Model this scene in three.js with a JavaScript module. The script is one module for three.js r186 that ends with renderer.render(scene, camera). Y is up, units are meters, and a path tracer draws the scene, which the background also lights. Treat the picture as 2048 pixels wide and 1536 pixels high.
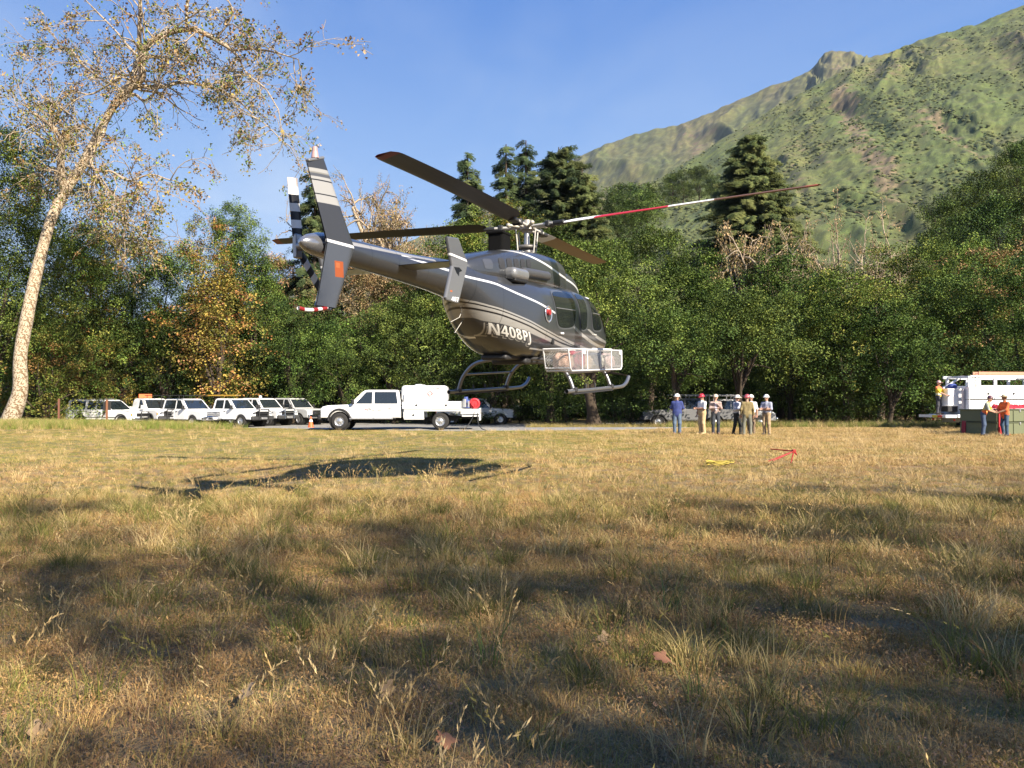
import * as THREE from 'three';
import { mergeGeometries } from 'three/addons/utils/BufferGeometryUtils.js';
import { RoundedBoxGeometry } from 'three/addons/geometries/RoundedBoxGeometry.js';
import { MarchingCubes } from 'three/addons/objects/MarchingCubes.js';
import { createNoise2D, createNoise3D } from 'simplex-noise';

// ---------------------------------------------------------------- camera, sky, sun, exposure
const scene = new THREE.Scene();
const camera = new THREE.PerspectiveCamera(51.28, 4 / 3, 0.05, 12000);
camera.position.set(0, 1.6, 0);
camera.rotation.x = 0.01875;
const renderer = new THREE.WebGLRenderer();
renderer.toneMapping = THREE.LinearToneMapping;
renderer.toneMappingExposure = 2.5;
renderer.shadowMap.enabled = true;

const SUN = new THREE.Vector3(0.545, 0.533, 0.647).normalize();
const sun = new THREE.DirectionalLight(new THREE.Color().setRGB(1.0, 0.9, 0.75), 5);
sun.name = 'sun';
sun.position.copy(SUN).multiplyScalar(200);
sun.target.position.set(0, 0, -20);
sun.position.add(sun.target.position);
sun.castShadow = true;
Object.assign(sun.shadow.camera, { left: -70, right: 70, top: 70, bottom: -70, near: 1, far: 500 });
sun.shadow.mapSize.set(4096, 4096);
scene.add(sun, sun.target);

function rng32(seed) {
  let a = seed >>> 0;
  return () => { a = (a + 0x6d2b79f5) | 0; let t = Math.imul(a ^ (a >>> 15), 1 | a); t = (t + Math.imul(t ^ (t >>> 7), 61 | t)) ^ t; return ((t ^ (t >>> 14)) >>> 0) / 4294967296; };
}
const N2 = createNoise2D(rng32(7)), N2b = createNoise2D(rng32(19)), N3 = createNoise3D(rng32(11));
const clamp = (x, a = 0, b = 1) => Math.min(b, Math.max(a, x)), lerp = (a, b, t) => a + (b - a) * t;
const sstep = (a, b, x) => { const t = clamp((x - a) / (b - a)); return t * t * (3 - 2 * t); };
function fbm(x, y, oct = 4, n = N2) { let s = 0, a = 0.5; for (let i = 0; i < oct; i++) { s += a * n(x, y); x = x * 2.03 + 5.1; y = y * 2.03 - 3.7; a *= 0.5; } return s; }

{ // clear spring sky: deep blue overhead, paler toward the horizon, thin wisps of cirrus
  const W = 2048, H = 1024, data = new Float32Array(W * H * 4);
  const zen = [0.05, 0.175, 0.55], mid = [0.074, 0.228, 0.66], low = [0.30, 0.51, 0.88], hor = [0.56, 0.70, 0.88];
  for (let j = 0; j < H; j++) {
    const el = ((j + 0.5) / H - 0.5) * Math.PI, e = el * 180 / Math.PI;
    for (let i = 0; i < W; i++) {
      const az = ((i + 0.5) / W - 0.5) * 2 * Math.PI, c = Math.cos(el), x = Math.cos(az) * c, y = Math.sin(el), z = Math.sin(az) * c;
      const k = (j * W + i) * 4;
      const t1 = sstep(0, 14, e), t2 = sstep(9, 32, e), t3 = sstep(28, 80, e);
      const yy = Math.max(y, 0.03), u = x / (yy + 0.12), w = z / (yy + 0.12);
      const q = fbm(u * 0.9 + 0.35 * fbm(u * 0.5, w * 0.5, 3, N2b) + 4, w * 0.55 - u * 0.5, 5);
      const wisp = sstep(-0.1, 0.7, q) * 0.38 * (0.45 + 0.55 * sstep(0.25, -0.3, x)) * sstep(3, 10, e) * (0.35 + 0.65 * sstep(34, 12, e));
      const veil = 0.12 * sstep(0.1, -0.6, x) * sstep(40, 10, e);
      const cl = clamp(wisp + veil);
      for (let b = 0; b < 3; b++) {
        let v = lerp(lerp(lerp(hor[b], low[b], t1), mid[b], t2), zen[b], t3);
        v = lerp(v, [0.66, 0.77, 0.92][b], cl);
        if (e < 0) v = lerp(hor[b], [0.2, 0.2, 0.16][b], sstep(0, -8, e));
        data[k + b] = v * 0.43;
      }
      data[k + 3] = 1;
    }
  }
  const tex = new THREE.DataTexture(data, W, H, THREE.RGBAFormat, THREE.FloatType);
  tex.mapping = THREE.EquirectangularReflectionMapping; tex.magFilter = THREE.LinearFilter; tex.needsUpdate = true;
  scene.background = tex; scene.environment = tex;
}

// ---------------------------------------------------------------- helpers
const V = (x, y, z) => new THREE.Vector3(x, y, z);
const usedNames = new Map();
function numbered(n) { const k = usedNames.get(n) ?? 0; usedNames.set(n, k + 1); return k ? n + '_' + String(k).padStart(3, '0') : n; }
function shadows(o) { o.castShadow = true; o.receiveShadow = true; return o; }
function tag(o, label, category, group, kind) {
  if (label) o.userData.label = label;
  if (category) o.userData.category = category;
  if (group) o.userData.group = group;
  if (kind) o.userData.kind = kind;
  return o;
}
function thing(name, label, category, pos = [0, 0, 0], yaw = 0, group) {
  const g = new THREE.Group(); g.name = numbered(name); g.position.set(...pos); g.rotation.y = yaw;
  scene.add(g); return tag(g, label, category, group);
}
function part(name, geos, mat, parent, label) {
  const list = [].concat(geos).map((g) => { const h = g.index ? g.toNonIndexed() : g; for (const k of Object.keys(h.attributes)) if (!['position', 'normal', 'uv', 'color'].includes(k)) h.deleteAttribute(k); return h; });
  const common = ['uv', 'color'].filter((k) => !list.every((g) => g.attributes[k]));
  for (const g of list) { for (const k of common) g.deleteAttribute(k); if (!g.attributes.normal) g.computeVertexNormals(); }
  const m = shadows(new THREE.Mesh(list.length > 1 ? mergeGeometries(list) : list[0], mat));
  m.name = parent === scene ? numbered(name) : name; parent.add(m);
  if (label) m.userData.label = label;
  return m;
}
function std(r, g, b, rough = 0.7, metal = 0, extra = {}) { return new THREE.MeshStandardMaterial({ color: new THREE.Color().setRGB(r, g, b), roughness: rough, metalness: metal, side: THREE.DoubleSide, ...extra }); }
function phys(r, g, b, rough, extra = {}) { return new THREE.MeshPhysicalMaterial({ color: new THREE.Color().setRGB(r, g, b), roughness: rough, side: THREE.DoubleSide, ...extra }); }
const moved = (g, x = 0, y = 0, z = 0, rx = 0, ry = 0, rz = 0) => { g.applyMatrix4(new THREE.Matrix4().compose(V(x, y, z), new THREE.Quaternion().setFromEuler(new THREE.Euler(rx, ry, rz)), V(1, 1, 1))); return g; };
const bx = (w, h, d, x = 0, y = 0, z = 0, rx = 0, ry = 0, rz = 0) => moved(new THREE.BoxGeometry(w, h, d), x, y, z, rx, ry, rz);
const rb = (w, h, d, r, x = 0, y = 0, z = 0, rx = 0, ry = 0, rz = 0) => moved(new RoundedBoxGeometry(w, h, d, 3, Math.min(r, w / 2.02, h / 2.02, d / 2.02)), x, y, z, rx, ry, rz);
function rod(a, b, r0, r1 = r0, seg = 8) {
  const A = Array.isArray(a) ? V(...a) : a, B = Array.isArray(b) ? V(...b) : b, d = B.clone().sub(A), g = new THREE.CylinderGeometry(r1, r0, d.length(), seg, 1);
  g.applyQuaternion(new THREE.Quaternion().setFromUnitVectors(V(0, 1, 0), d.normalize())); const m = A.clone().add(B).multiplyScalar(0.5); g.translate(m.x, m.y, m.z); return g;
}
// tapered tube along a polyline: radii per point
function taper(pts, radii, seg = 6) {
  const n = pts.length, pos = [], nor = [], uv = [], idx = []; let ref = V(0.31, 0.11, 0.94).normalize(), len = 0;
  for (let i = 0; i < n; i++) {
    const t = (i < n - 1 ? pts[i + 1].clone().sub(pts[i]) : V(0, 0, 0)).add(i ? pts[i].clone().sub(pts[i - 1]) : V(0, 0, 0)).normalize();
    if (i) len += pts[i].distanceTo(pts[i - 1]);
    ref.addScaledVector(t, -ref.dot(t)); if (ref.lengthSq() < 1e-4) ref.set(t.y, -t.x, 0.1); ref.normalize();
    const s = V(0, 0, 0).crossVectors(t, ref);
    for (let k = 0; k <= seg; k++) {
      const a = (k / seg) * Math.PI * 2, d = ref.clone().multiplyScalar(Math.cos(a)).addScaledVector(s, Math.sin(a));
      pos.push(pts[i].x + d.x * radii[i], pts[i].y + d.y * radii[i], pts[i].z + d.z * radii[i]); nor.push(d.x, d.y, d.z); uv.push(k / seg * 2, len);
    }
  }
  for (let i = 0; i < n - 1; i++) for (let k = 0; k < seg; k++) { const a = i * (seg + 1) + k, b = a + seg + 1; idx.push(a, a + 1, b, a + 1, b + 1, b); }
  const g = new THREE.BufferGeometry();
  g.setAttribute('position', new THREE.Float32BufferAttribute(pos, 3)); g.setAttribute('normal', new THREE.Float32BufferAttribute(nor, 3)); g.setAttribute('uv', new THREE.Float32BufferAttribute(uv, 2)); g.setIndex(idx);
  return g;
}
const curve = (pts, n) => new THREE.CatmullRomCurve3(pts.map((p) => (Array.isArray(p) ? V(...p) : p))).getPoints(n);
function tube(pts, r, n = 16, seg = 8) { const c = curve(pts, n); return taper(c, c.map(() => r), seg); }
function gridGeo(nu, nv, f, flip = false) { // f(u, v) -> [x, y, z, uvx, uvy]
  const pos = [], uv = [], idx = [];
  for (let j = 0; j <= nv; j++) for (let i = 0; i <= nu; i++) { const p = f(i / nu, j / nv); pos.push(p[0], p[1], p[2]); uv.push(p[3] ?? i / nu, p[4] ?? j / nv); }
  for (let j = 0; j < nv; j++) for (let i = 0; i < nu; i++) { const a = j * (nu + 1) + i, b = a + nu + 1; flip ? idx.push(a, b, a + 1, a + 1, b, b + 1) : idx.push(a, a + 1, b, a + 1, b + 1, b); }
  const g = new THREE.BufferGeometry();
  g.setAttribute('position', new THREE.Float32BufferAttribute(pos, 3)); g.setAttribute('uv', new THREE.Float32BufferAttribute(uv, 2)); g.setIndex(idx); g.computeVertexNormals();
  return g;
}
function plate(points, thick, bevel = 0.01) { // flat outline in x, y extruded along z, centred
  const s = new THREE.Shape(points.map((p) => new THREE.Vector2(...p)));
  const g = new THREE.ExtrudeGeometry(s, { depth: Math.max(0.001, thick - 2 * bevel), bevelEnabled: bevel > 0, bevelThickness: bevel, bevelSize: bevel, bevelOffset: -bevel, bevelSegments: 2, curveSegments: 8 });
  g.translate(0, 0, -Math.max(0.001, thick - 2 * bevel) / 2); return g;
}
function canvasTex(w, h, draw, srgb = true) {
  const c = document.createElement('canvas'); c.width = w; c.height = h; draw(c.getContext('2d'), w, h);
  const t = new THREE.CanvasTexture(c); if (srgb) t.colorSpace = THREE.SRGBColorSpace; t.wrapS = t.wrapT = THREE.RepeatWrapping; return t;
}
function noiseTex(w, h, f, srgb = true) { // f(u, v) -> [r, g, b] 0..255
  const d = new Uint8Array(w * h * 4);
  for (let j = 0; j < h; j++) for (let i = 0; i < w; i++) { const p = f(i / w, j / h), k = (j * w + i) * 4; d[k] = p[0]; d[k + 1] = p[1]; d[k + 2] = p[2]; d[k + 3] = 255; }
  const t = new THREE.DataTexture(d, w, h); t.magFilter = THREE.LinearFilter; t.minFilter = THREE.LinearFilter; t.wrapS = t.wrapT = THREE.RepeatWrapping; if (srgb) t.colorSpace = THREE.SRGBColorSpace; t.needsUpdate = true; return t;
}
const tileNoise = (u, v, f, n = N3) => { const a = u * 2 * Math.PI, b = v * 2 * Math.PI; return n(Math.cos(a) * f + Math.sin(b) * f * 0.7, Math.sin(a) * f, Math.cos(b) * f); };
// where something seen in a given direction stands at a given distance: picture column and distance to place on the ground
const acrossAt = (px, depth) => (px - 1024) / 1600 * depth;
const heightAt = (py, depth) => 1.6 + (798 - py) / 1600 * depth;

// height of the ground
function groundY(x, z) {
  const d = Math.hypot(x, z);
  let y = 0.05 * fbm(x * 0.11, z * 0.11, 3) * sstep(120, 30, d) + 0.03 * N2(x * 0.55, z * 0.55) * sstep(30, 8, d);
  y += 0.16 * Math.exp(-Math.pow((x + 25.5) / 7.5, 2) - Math.pow((z + 43) / 2.2, 2)); // grassy bank before the parked cars
  y += 0.16 * Math.exp(-Math.pow((x - 2.55) / 0.42, 2) - Math.pow((z + 5.55) / 0.2, 2)); // spoil heaps
  y += 0.09 * Math.exp(-Math.pow((x - 1.72) / 0.22, 2) - Math.pow((z + 5.45) / 0.13, 2));
  y -= 0.33 * sstep(43.5, 50, -z); // the parking strip lies a little lower
  y += 4 * sstep(70, 150, -z + Math.abs(x) * 0.15);
  return y;
}

// ---------------------------------------------------------------- ground, road, mountains
const inRoad = (() => { // outline of the paved strip
  const o = [[-27, -52], [-20, -47.5], [-12, -43.4], [-5, -40.6], [1.5, -40.3], [6, -41.2], [9.5, -43.5], [12, -47], [13, -62], [-27, -62]];
  const f = (x, z) => { let c = false; for (let i = 0, j = o.length - 1; i < o.length; j = i++) if ((o[i][1] > z) !== (o[j][1] > z) && x < (o[j][0] - o[i][0]) * (z - o[i][1]) / (o[j][1] - o[i][1]) + o[i][0]) c = !c; return c; };
  f.outline = o; return f;
})();
// what the turf is like at a place: [greenness, dryness (pale straw), redness (low russet weeds)]
function turf(x, z) {
  const d = -z, n1 = fbm(x * 0.16 + 3, z * 0.22, 4), n2 = fbm(x * 0.5 - 8, z * 0.6, 3, N2b), n3 = fbm(x * 0.07, z * 0.09 + 40, 3);
  const mown = sstep(17, 26, d), right = sstep(-2, 9, x - (d - 20) * 0.1);
  let green = 0.42 + 0.55 * n1 + 0.35 * n2 + mown * (0.85 * (1 - right) - 0.25 * right), straw = 0.35 - 0.4 * n1 + 0.3 * n2 + mown * right * 0.55 - mown * (1 - right) * 0.1, russet = (0.45 - 0.5 * n2 + 0.6 * n3) * (1 - 0.8 * mown);
  const bank = Math.exp(-Math.pow((x + 25.5) / 7, 2) - Math.pow((z + 43.3) / 1.9, 2)); green += bank * 1.1;
  return [clamp(green), clamp(straw), clamp(russet)];
}
{
  // ground sheet, fine near the camera and coarse toward the horizon
  const xs = [], zs = [], push = (a, v) => a.push(v);
  for (let i = 0; i <= 150; i++) { const t = i / 150 * 2 - 1; push(xs, 34 * t + Math.sign(t) * Math.pow(Math.abs(t), 9) * 5000); }
  for (let i = 0; i <= 220; i++) { const t = i / 220; push(zs, 34 - 104 * t - Math.pow(t, 16) * 5000 + Math.pow(1 - t, 16) * 4000); }
  const g = gridGeo(xs.length - 1, zs.length - 1, (u, v) => { const x = xs[Math.round(u * (xs.length - 1))], z = zs[Math.round(v * (zs.length - 1))]; return [x, groundY(x, z), z, x / 3, z / 3]; }, true);
  const col = [], p = g.attributes.position, base = new THREE.Color(), G = [0.19, 0.185, 0.058], S = [0.36, 0.27, 0.135], R = [0.235, 0.135, 0.075], B = [0.19, 0.145, 0.08];
  for (let i = 0; i < p.count; i++) {
    const x = p.getX(i), z = p.getZ(i), [gr, st, ru] = turf(x, z), w = gr + st + ru + 0.4;
    const mound = clamp(Math.exp(-Math.pow((x - 2.55) / 0.42, 2) - Math.pow((z + 5.55) / 0.2, 2)) * 1.6 + Math.exp(-Math.pow((x - 1.72) / 0.22, 2) - Math.pow((z + 5.45) / 0.13, 2)) * 1.6);
    for (let k = 0; k < 3; k++) col.push(lerp(1.3 * (G[k] * gr + S[k] * st + R[k] * ru + B[k] * 0.4) / w, [0.33, 0.26, 0.19][k], mound));
  }
  g.setAttribute('color', new THREE.Float32BufferAttribute(col, 3));
  const tex = noiseTex(512, 512, (u, v) => { const n = 0.5 * tileNoise(u, v, 6) + 0.35 * tileNoise(u, v, 19) + 0.35 * tileNoise(u, v, 47), k = 205 + 50 * n; return [k, k * (0.985 + 0.03 * tileNoise(u, v, 9)), k * 0.96]; });
  const bump = noiseTex(512, 512, (u, v) => { const k = 128 + 90 * (0.5 * tileNoise(u, v, 14) + 0.5 * tileNoise(u, v, 45)); return [k, k, k]; }, false);
  const m = part('ground', g, new THREE.MeshStandardMaterial({ map: tex, bumpMap: bump, bumpScale: 0.03, roughness: 1, vertexColors: true, side: THREE.DoubleSide }), scene);
  m.userData.kind = 'structure';

  // asphalt strip
  const edge = new THREE.SplineCurve(inRoad.outline.slice(0, 8).map((q) => new THREE.Vector2(...q)));
  const rgeo = gridGeo(120, 40, (u, v) => { const q = edge.getPoint(u), x = lerp(q.x, lerp(-27, 13, u), v) + (v ? 0 : 0.1 * N2(q.x * 2, q.y)), z = lerp(q.y, -62, v) + (v ? 0 : 0.16 * N2(q.x * 1.3, q.y + 9)); return [x, groundY(x, z) + (v ? 0.05 : 0.0), z, x / 4, z / 4]; }, false);
  const at = noiseTex(512, 512, (u, v) => { const n = 0.6 * tileNoise(u, v, 3) + 0.5 * tileNoise(u, v, 40) + 0.3 * tileNoise(u, v, 12), k = 138 + 26 * n, d = sstep(.35, .8, tileNoise(u, v, 5)) * 26; return [k + d, k * .985 + d * .8, k * .95 + d * .5]; });
  part('road', rgeo, new THREE.MeshStandardMaterial({ map: at, roughness: .95, side: THREE.DoubleSide }), scene).userData.kind = 'structure';

  // mountains: crest lines in metres, slopes falling toward the valley
  const brushTex = noiseTex(1024, 1024, (u, v) => { const a = tileNoise(u, v, 26), b = tileNoise(u, v, 60), c = tileNoise(u, v, 9), d = sstep(0.05, 0.5, 0.6 * a + 0.5 * b); const k = 222 - 105 * d + 22 * c; return [k, k * (1 - .02 * c), k * .97]; });
  function slope(name, crest, foot, nu, nv, opt) {
    const C = new THREE.CatmullRomCurve3(crest.map((q) => V(...q)), false, 'centripetal'), F = new THREE.CatmullRomCurve3(foot.map((q) => V(...q)), false, 'centripetal'), colr = [];
    const g = gridGeo(nu, nv, (u, v) => {
      const a = C.getPoint(u), b = F.getPoint(u), w = Math.pow(v, opt.bow ?? 1.0), q = a.clone().lerp(b, v); q.y = lerp(a.y, b.y, w);
      const L = a.distanceTo(b), edge = sstep(0, 0.06, v) * sstep(1, 0.9, v);
      const s = u * opt.gullies - v * 0.6, warp = fbm(u * 3 + 2, v * 1.6, 3) * 0.8;
      let h = (1 - Math.abs(N2b(s + warp, v * 0.9 + opt.seed))) * 0.72 + (1 - Math.abs(N2(s * 2.1 + warp * 1.4, v * 1.6 + opt.seed))) * 0.22 + (1 - Math.abs(N2(s * 4.5 + warp, v * 3.5))) * 0.06;
      h = (h - 0.62) * L * opt.relief * edge;
      h += fbm(u * opt.gullies * 7, v * 22 + opt.seed, 3) * L * 0.0022 * sstep(0, .03, v);
      h += fbm(u * 26, opt.seed, 4) * L * 0.003 * (1 - v);
      q.y += h; q.z += h * 0.5;
      return [q.x, q.y, q.z, u * opt.rep, v * opt.rep * L / opt.width];
    }, opt.flip);
    const p = g.attributes.position, nn = g.attributes.normal;
    for (let j = 0; j <= nv; j++) for (let i = 0; i <= nu; i++) {
      const k = j * (nu + 1) + i, u = i / nu, v = j / nv, steep = 1 - Math.abs(nn.getY(k)), x = p.getX(k) / opt.width, y = p.getY(k) / opt.width, z = p.getZ(k) / opt.width;
      const n1 = fbm(x * 9, z * 9 + y * 12, 5), n2 = fbm(x * 30 + 7, y * 30 - z * 20, 4, N2b), n3 = fbm(u * opt.gullies * 1.3, v * 1.4 + opt.seed * 2, 3);
      const dry = clamp(opt.dry + 1.0 * n3 + 0.5 * n2), scree = sstep(0.22, 0.6, n3 * 0.7 + n2 * 0.9 + opt.scree(u, v)), dk = sstep(0.1, 0.55, n1 + 0.4 * n2);
      const fine = .88 + .42 * (N3(p.getX(k) / 7, p.getY(k) / 7, p.getZ(k) / 7) > .1 - .5 * N3(p.getX(k) / 40, p.getY(k) / 40, p.getZ(k) / 40) ? .55 : -.25), A = [0.128, 0.172, 0.046], B = [0.205, 0.202, 0.07], D = [0.08, 0.10, 0.036], E = [0.30, 0.215, 0.135];
      for (let c = 0; c < 3; c++) colr.push(lerp(lerp(lerp(A[c], B[c], dry), D[c], dk * 0.6), E[c], scree * 0.85) * opt.tone[c] * fine);
    }
    g.setAttribute('color', new THREE.Float32BufferAttribute(colr, 3));
    const m = part(name, g, new THREE.MeshStandardMaterial({ map: brushTex, roughness: 1, vertexColors: true, side: THREE.DoubleSide }), scene); m.userData.kind = 'structure';
    if (opt.brush) { // scrub growing on the slope
      const r = rng32(77), bush = (() => { const g = new THREE.IcosahedronGeometry(1, 1), q = g.attributes.position; for (let i = 0; i < q.count; i++) { const k = 1 + .35 * N3(q.getX(i) * 2.1, q.getY(i) * 2.1, q.getZ(i) * 2.1); q.setXYZ(i, q.getX(i) * k, q.getY(i) * k * .7, q.getZ(i) * k); } g.computeVertexNormals(); return g; })();
      const im = new THREE.InstancedMesh(bush, new THREE.MeshStandardMaterial({ roughness: 1, color: 0xffffff }), opt.brush), M = new THREE.Matrix4(), c = new THREE.Color(); let n = 0;
      for (let i = 0; i < opt.brush * 3 && n < opt.brush; i++) { const u = .12 + .70 * r(), v = Math.pow(r(), .8) * .92, k = Math.round(v * nv) * (nu + 1) + Math.round(u * nu), x = p.getX(k), y = p.getY(k), z = p.getZ(k), d = fbm(x / 60, y / 45 + z / 60, 4); if (d < -.12 + .45 * r() - .2) continue; const s = (.45 + .95 * Math.pow(r(), 2)) * (d > .25 ? 1.5 : 1); M.makeScale(s, s, s).setPosition(x + (r() - .5) * 5, y - .3 * s + (r() - .5) * 1.2, z + (r() - .5) * 5); im.setMatrixAt(n, M); const t = r(), w = .75 + .5 * r(); im.setColorAt(n, c.setRGB(lerp(.045, .115, t) * w, lerp(.060, .125, t) * w, lerp(.026, .040, t) * w)); n++; }
      im.count = n; im.name = 'hillside_brush'; scene.add(shadows(im)); tag(im, 'scattered scrub covering the green hillside', 'brush', null, 'stuff');
    }
    return m;
  }
  const at3 = (px, py, d) => [acrossAt(px, d), heightAt(py, d), -d];
  const far = [[300, 640, 2500], [600, 560, 2500], [850, 470, 2500], [1000, 395, 2500], [1100, 340, 2500], [1180, 302, 2500], [1250, 272, 2480], [1330, 252, 2450], [1400, 232, 2420], [1480, 196, 2400], [1560, 163, 2380], [1625, 136, 2350], [1655, 101, 2340], [1705, 99, 2330], [1745, 108, 2330], [1800, 98, 2300], [1900, 92, 2280], [2100, 90, 2250]].map((q) => at3(...q));
  slope('mountain', far, far.map((q, i) => [q[0] * 0.42 - 60, 0, -900 + i * 4]), 360, 150, { gullies: 7, relief: 0.022, seed: 3.3, width: 1300, rep: 16, dry: 0.75, tone: [0.95, 0.88, 0.95], bow: 1.05, scree: () => -0.15, flip: true });
  const near = [[800, 640, 520], [1000, 555, 560], [1130, 470, 620], [1200, 425, 660], [1290, 372, 720], [1380, 318, 780], [1500, 243, 850], [1600, 185, 900], [1700, 135, 940], [1790, 97, 970], [1850, 74, 980], [1950, 44, 990], [2060, 2, 1000], [2200, -60, 1010], [2400, -130, 1020], [2700, -160, 1020]].map((q) => at3(...q));
  const foot = near.map((q, i) => [q[0] * 0.30 + (i - 2) * 2, -3, -215 + i * 2]);
  slope('hillside', near, foot, 460, 260, { brush: 15000, gullies: 4.5, relief: 0.017, seed: 8.1, width: 620, rep: 14, dry: 0.38, tone: [1, 1, 1], bow: 1.0, scree: (u, v) => 1.0 * Math.exp(-Math.pow((u - 0.512 - 0.008 * N2(v * 9, 3)) / 0.014, 2)) * sstep(.1, .2, v) * sstep(.8, .65, v) + 0.8 * Math.exp(-Math.pow((u - 0.60 - (v - .55) * .12) / 0.026, 2) - Math.pow((v - 0.55) / 0.17, 2)) + 0.4 * Math.exp(-Math.pow((u - 0.70) / 0.03, 2) - Math.pow((v - 0.52) / 0.04, 2)) - 0.16, flip: true });
}

scene.fog = new THREE.FogExp2(new THREE.Color().setRGB(.62, .74, .92), 0.00004); // thin valley haze

// ---------------------------------------------------------------- vegetation
const quatY = (a) => new THREE.Quaternion().setFromAxisAngle(V(0, 1, 0), a);
function rawGeo(pos, idx, nor) {
  const g = new THREE.BufferGeometry(); g.setAttribute('position', new THREE.Float32BufferAttribute(pos, 3)); g.setIndex(idx);
  if (nor) g.setAttribute('normal', new THREE.Float32BufferAttribute(nor, 3)); else g.computeVertexNormals(); return g;
}
// a spray of small leaves round a point: each leaf a folded pair of triangles
function leafSpray(seed, n, R, len, wid, droop = 0.2, flat = 0.75) {
  const r = rng32(seed), pos = [], idx = [];
  for (let i = 0; i < n; i++) {
    const c = V(r() * 2 - 1, (r() * 2 - 1) * flat, r() * 2 - 1); if (c.length() > 1) c.multiplyScalar(0.8 / c.length()); c.multiplyScalar(R);
    const d = V(r() * 2 - 1, r() * 1.2 - 0.6 - droop, r() * 2 - 1).normalize(), up = V(r() - 0.5, 0.6 + r(), r() - 0.5).normalize(), s = V(0, 0, 0).crossVectors(d, up).normalize(), L = len * (0.7 + 0.6 * r()), w = wid * (0.7 + 0.6 * r());
    const a = c, b = c.clone().addScaledVector(d, L), m = c.clone().addScaledVector(d, L * 0.45), f = V(0, 0, 0).crossVectors(s, d).multiplyScalar(w * 0.25), k = pos.length / 3;
    const m1 = m.clone().addScaledVector(s, w / 2).add(f), m2 = m.clone().addScaledVector(s, -w / 2).add(f);
    for (const q of [a, m1, b, m2]) pos.push(q.x, q.y, q.z);
    idx.push(k, k + 1, k + 2, k, k + 2, k + 3);
  }
  return rawGeo(pos, idx);
}
const leafMat = (extra = {}) => new THREE.MeshPhysicalMaterial({ color: 0xffffff, roughness: 0.7, side: THREE.DoubleSide, specularIntensity: 0.22, ...extra });
const LEAF = leafMat(), NEEDLE = leafMat({ roughness: 0.75 }), DRYLEAF = leafMat({ roughness: 0.8 });
const SPRAYS = [1, 2, 3].map((k) => leafSpray(40 + k, 26, 0.36, 0.13, 0.075)), FINE = [1, 2].map((k) => leafSpray(60 + k, 22, 0.34, 0.10, 0.06)), BIGLEAF = [1, 2].map((k) => leafSpray(70 + k, 9, 0.42, 0.20, 0.17, 0.35, 0.9));
function spread(name, geo, mat, list, parent) { // list of {p, q, s, c}
  const m = new THREE.InstancedMesh(geo, mat, list.length), M = new THREE.Matrix4(), S = V(1, 1, 1), c = new THREE.Color();
  list.forEach((e, i) => { m.setMatrixAt(i, M.compose(e.p, e.q, S.setScalar(e.s))); m.setColorAt(i, c.setRGB(...e.c)); });
  m.name = parent === scene ? numbered(name) : name; shadows(m); parent.add(m); if (parent !== scene) m.userData.kind = 'stuff'; return m;
}
const barkTex = noiseTex(256, 512, (u, v) => { const n = 0.6 * tileNoise(u, v, 9) + 0.5 * tileNoise(u * 3 % 1, v, 5), k = 120 + 70 * n; return [k, k * .9, k * .78]; });
const sycTex = noiseTex(256, 512, (u, v) => { const n = tileNoise(u, v, 1.6) + 0.6 * tileNoise(u, v, 4.5) + 0.25 * tileNoise(u, v, 16), t = sstep(-0.25, 0.12, n), a = [232, 222, 204], b = [146, 124, 98], q = 12 * tileNoise(u, v, 40); return [0, 1, 2].map((i) => clamp(lerp(b[i], a[i], t) + q, 0, 255)); });
const BARK = new THREE.MeshStandardMaterial({ map: barkTex, color: new THREE.Color().setRGB(.30, .27, .24), roughness: .95, side: THREE.DoubleSide });
const SYC = new THREE.MeshStandardMaterial({ map: sycTex, color: new THREE.Color().setRGB(.60, .55, .48), roughness: .9, side: THREE.DoubleSide });
const TWIG = std(.30, .25, .20, .9), PALE = std(.46, .42, .37, .9);
const PAL = { // leaf colours, linear
  oak: [[.022, .040, .012], [.034, .060, .016], [.052, .084, .020], [.070, .105, .024]], bay: [[.030, .055, .014], [.050, .088, .018], [.075, .120, .024], [.10, .14, .03]],
  lime: [[.060, .092, .018], [.090, .130, .024], [.13, .165, .032], [.16, .17, .04]], yellow: [[.075, .082, .018], [.12, .115, .026], [.17, .145, .034], [.15, .085, .03]],
  tan: [[.16, .12, .062], [.21, .16, .085], [.13, .105, .05], [.10, .10, .035]], rust: [[.17, .10, .05], [.20, .14, .07], [.12, .09, .04], [.09, .085, .03]],
  fir: [[.016, .028, .013], [.028, .044, .018], [.042, .062, .024], [.058, .074, .028]], redwood: [[.028, .042, .015], [.044, .060, .020], [.060, .078, .026], [.074, .088, .030]],
};
function pick(pal, r, lift = 0) { const a = PAL[pal], k = clamp(Math.pow(r(), 1.1) + lift, 0, .999) * a.length, i = Math.min(a.length - 1, Math.floor(k)), j = (.85 + .3 * r()) * 1.7; return a[i].map((x, k) => x * j * (k ? 1 : 1.1)); }

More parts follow.
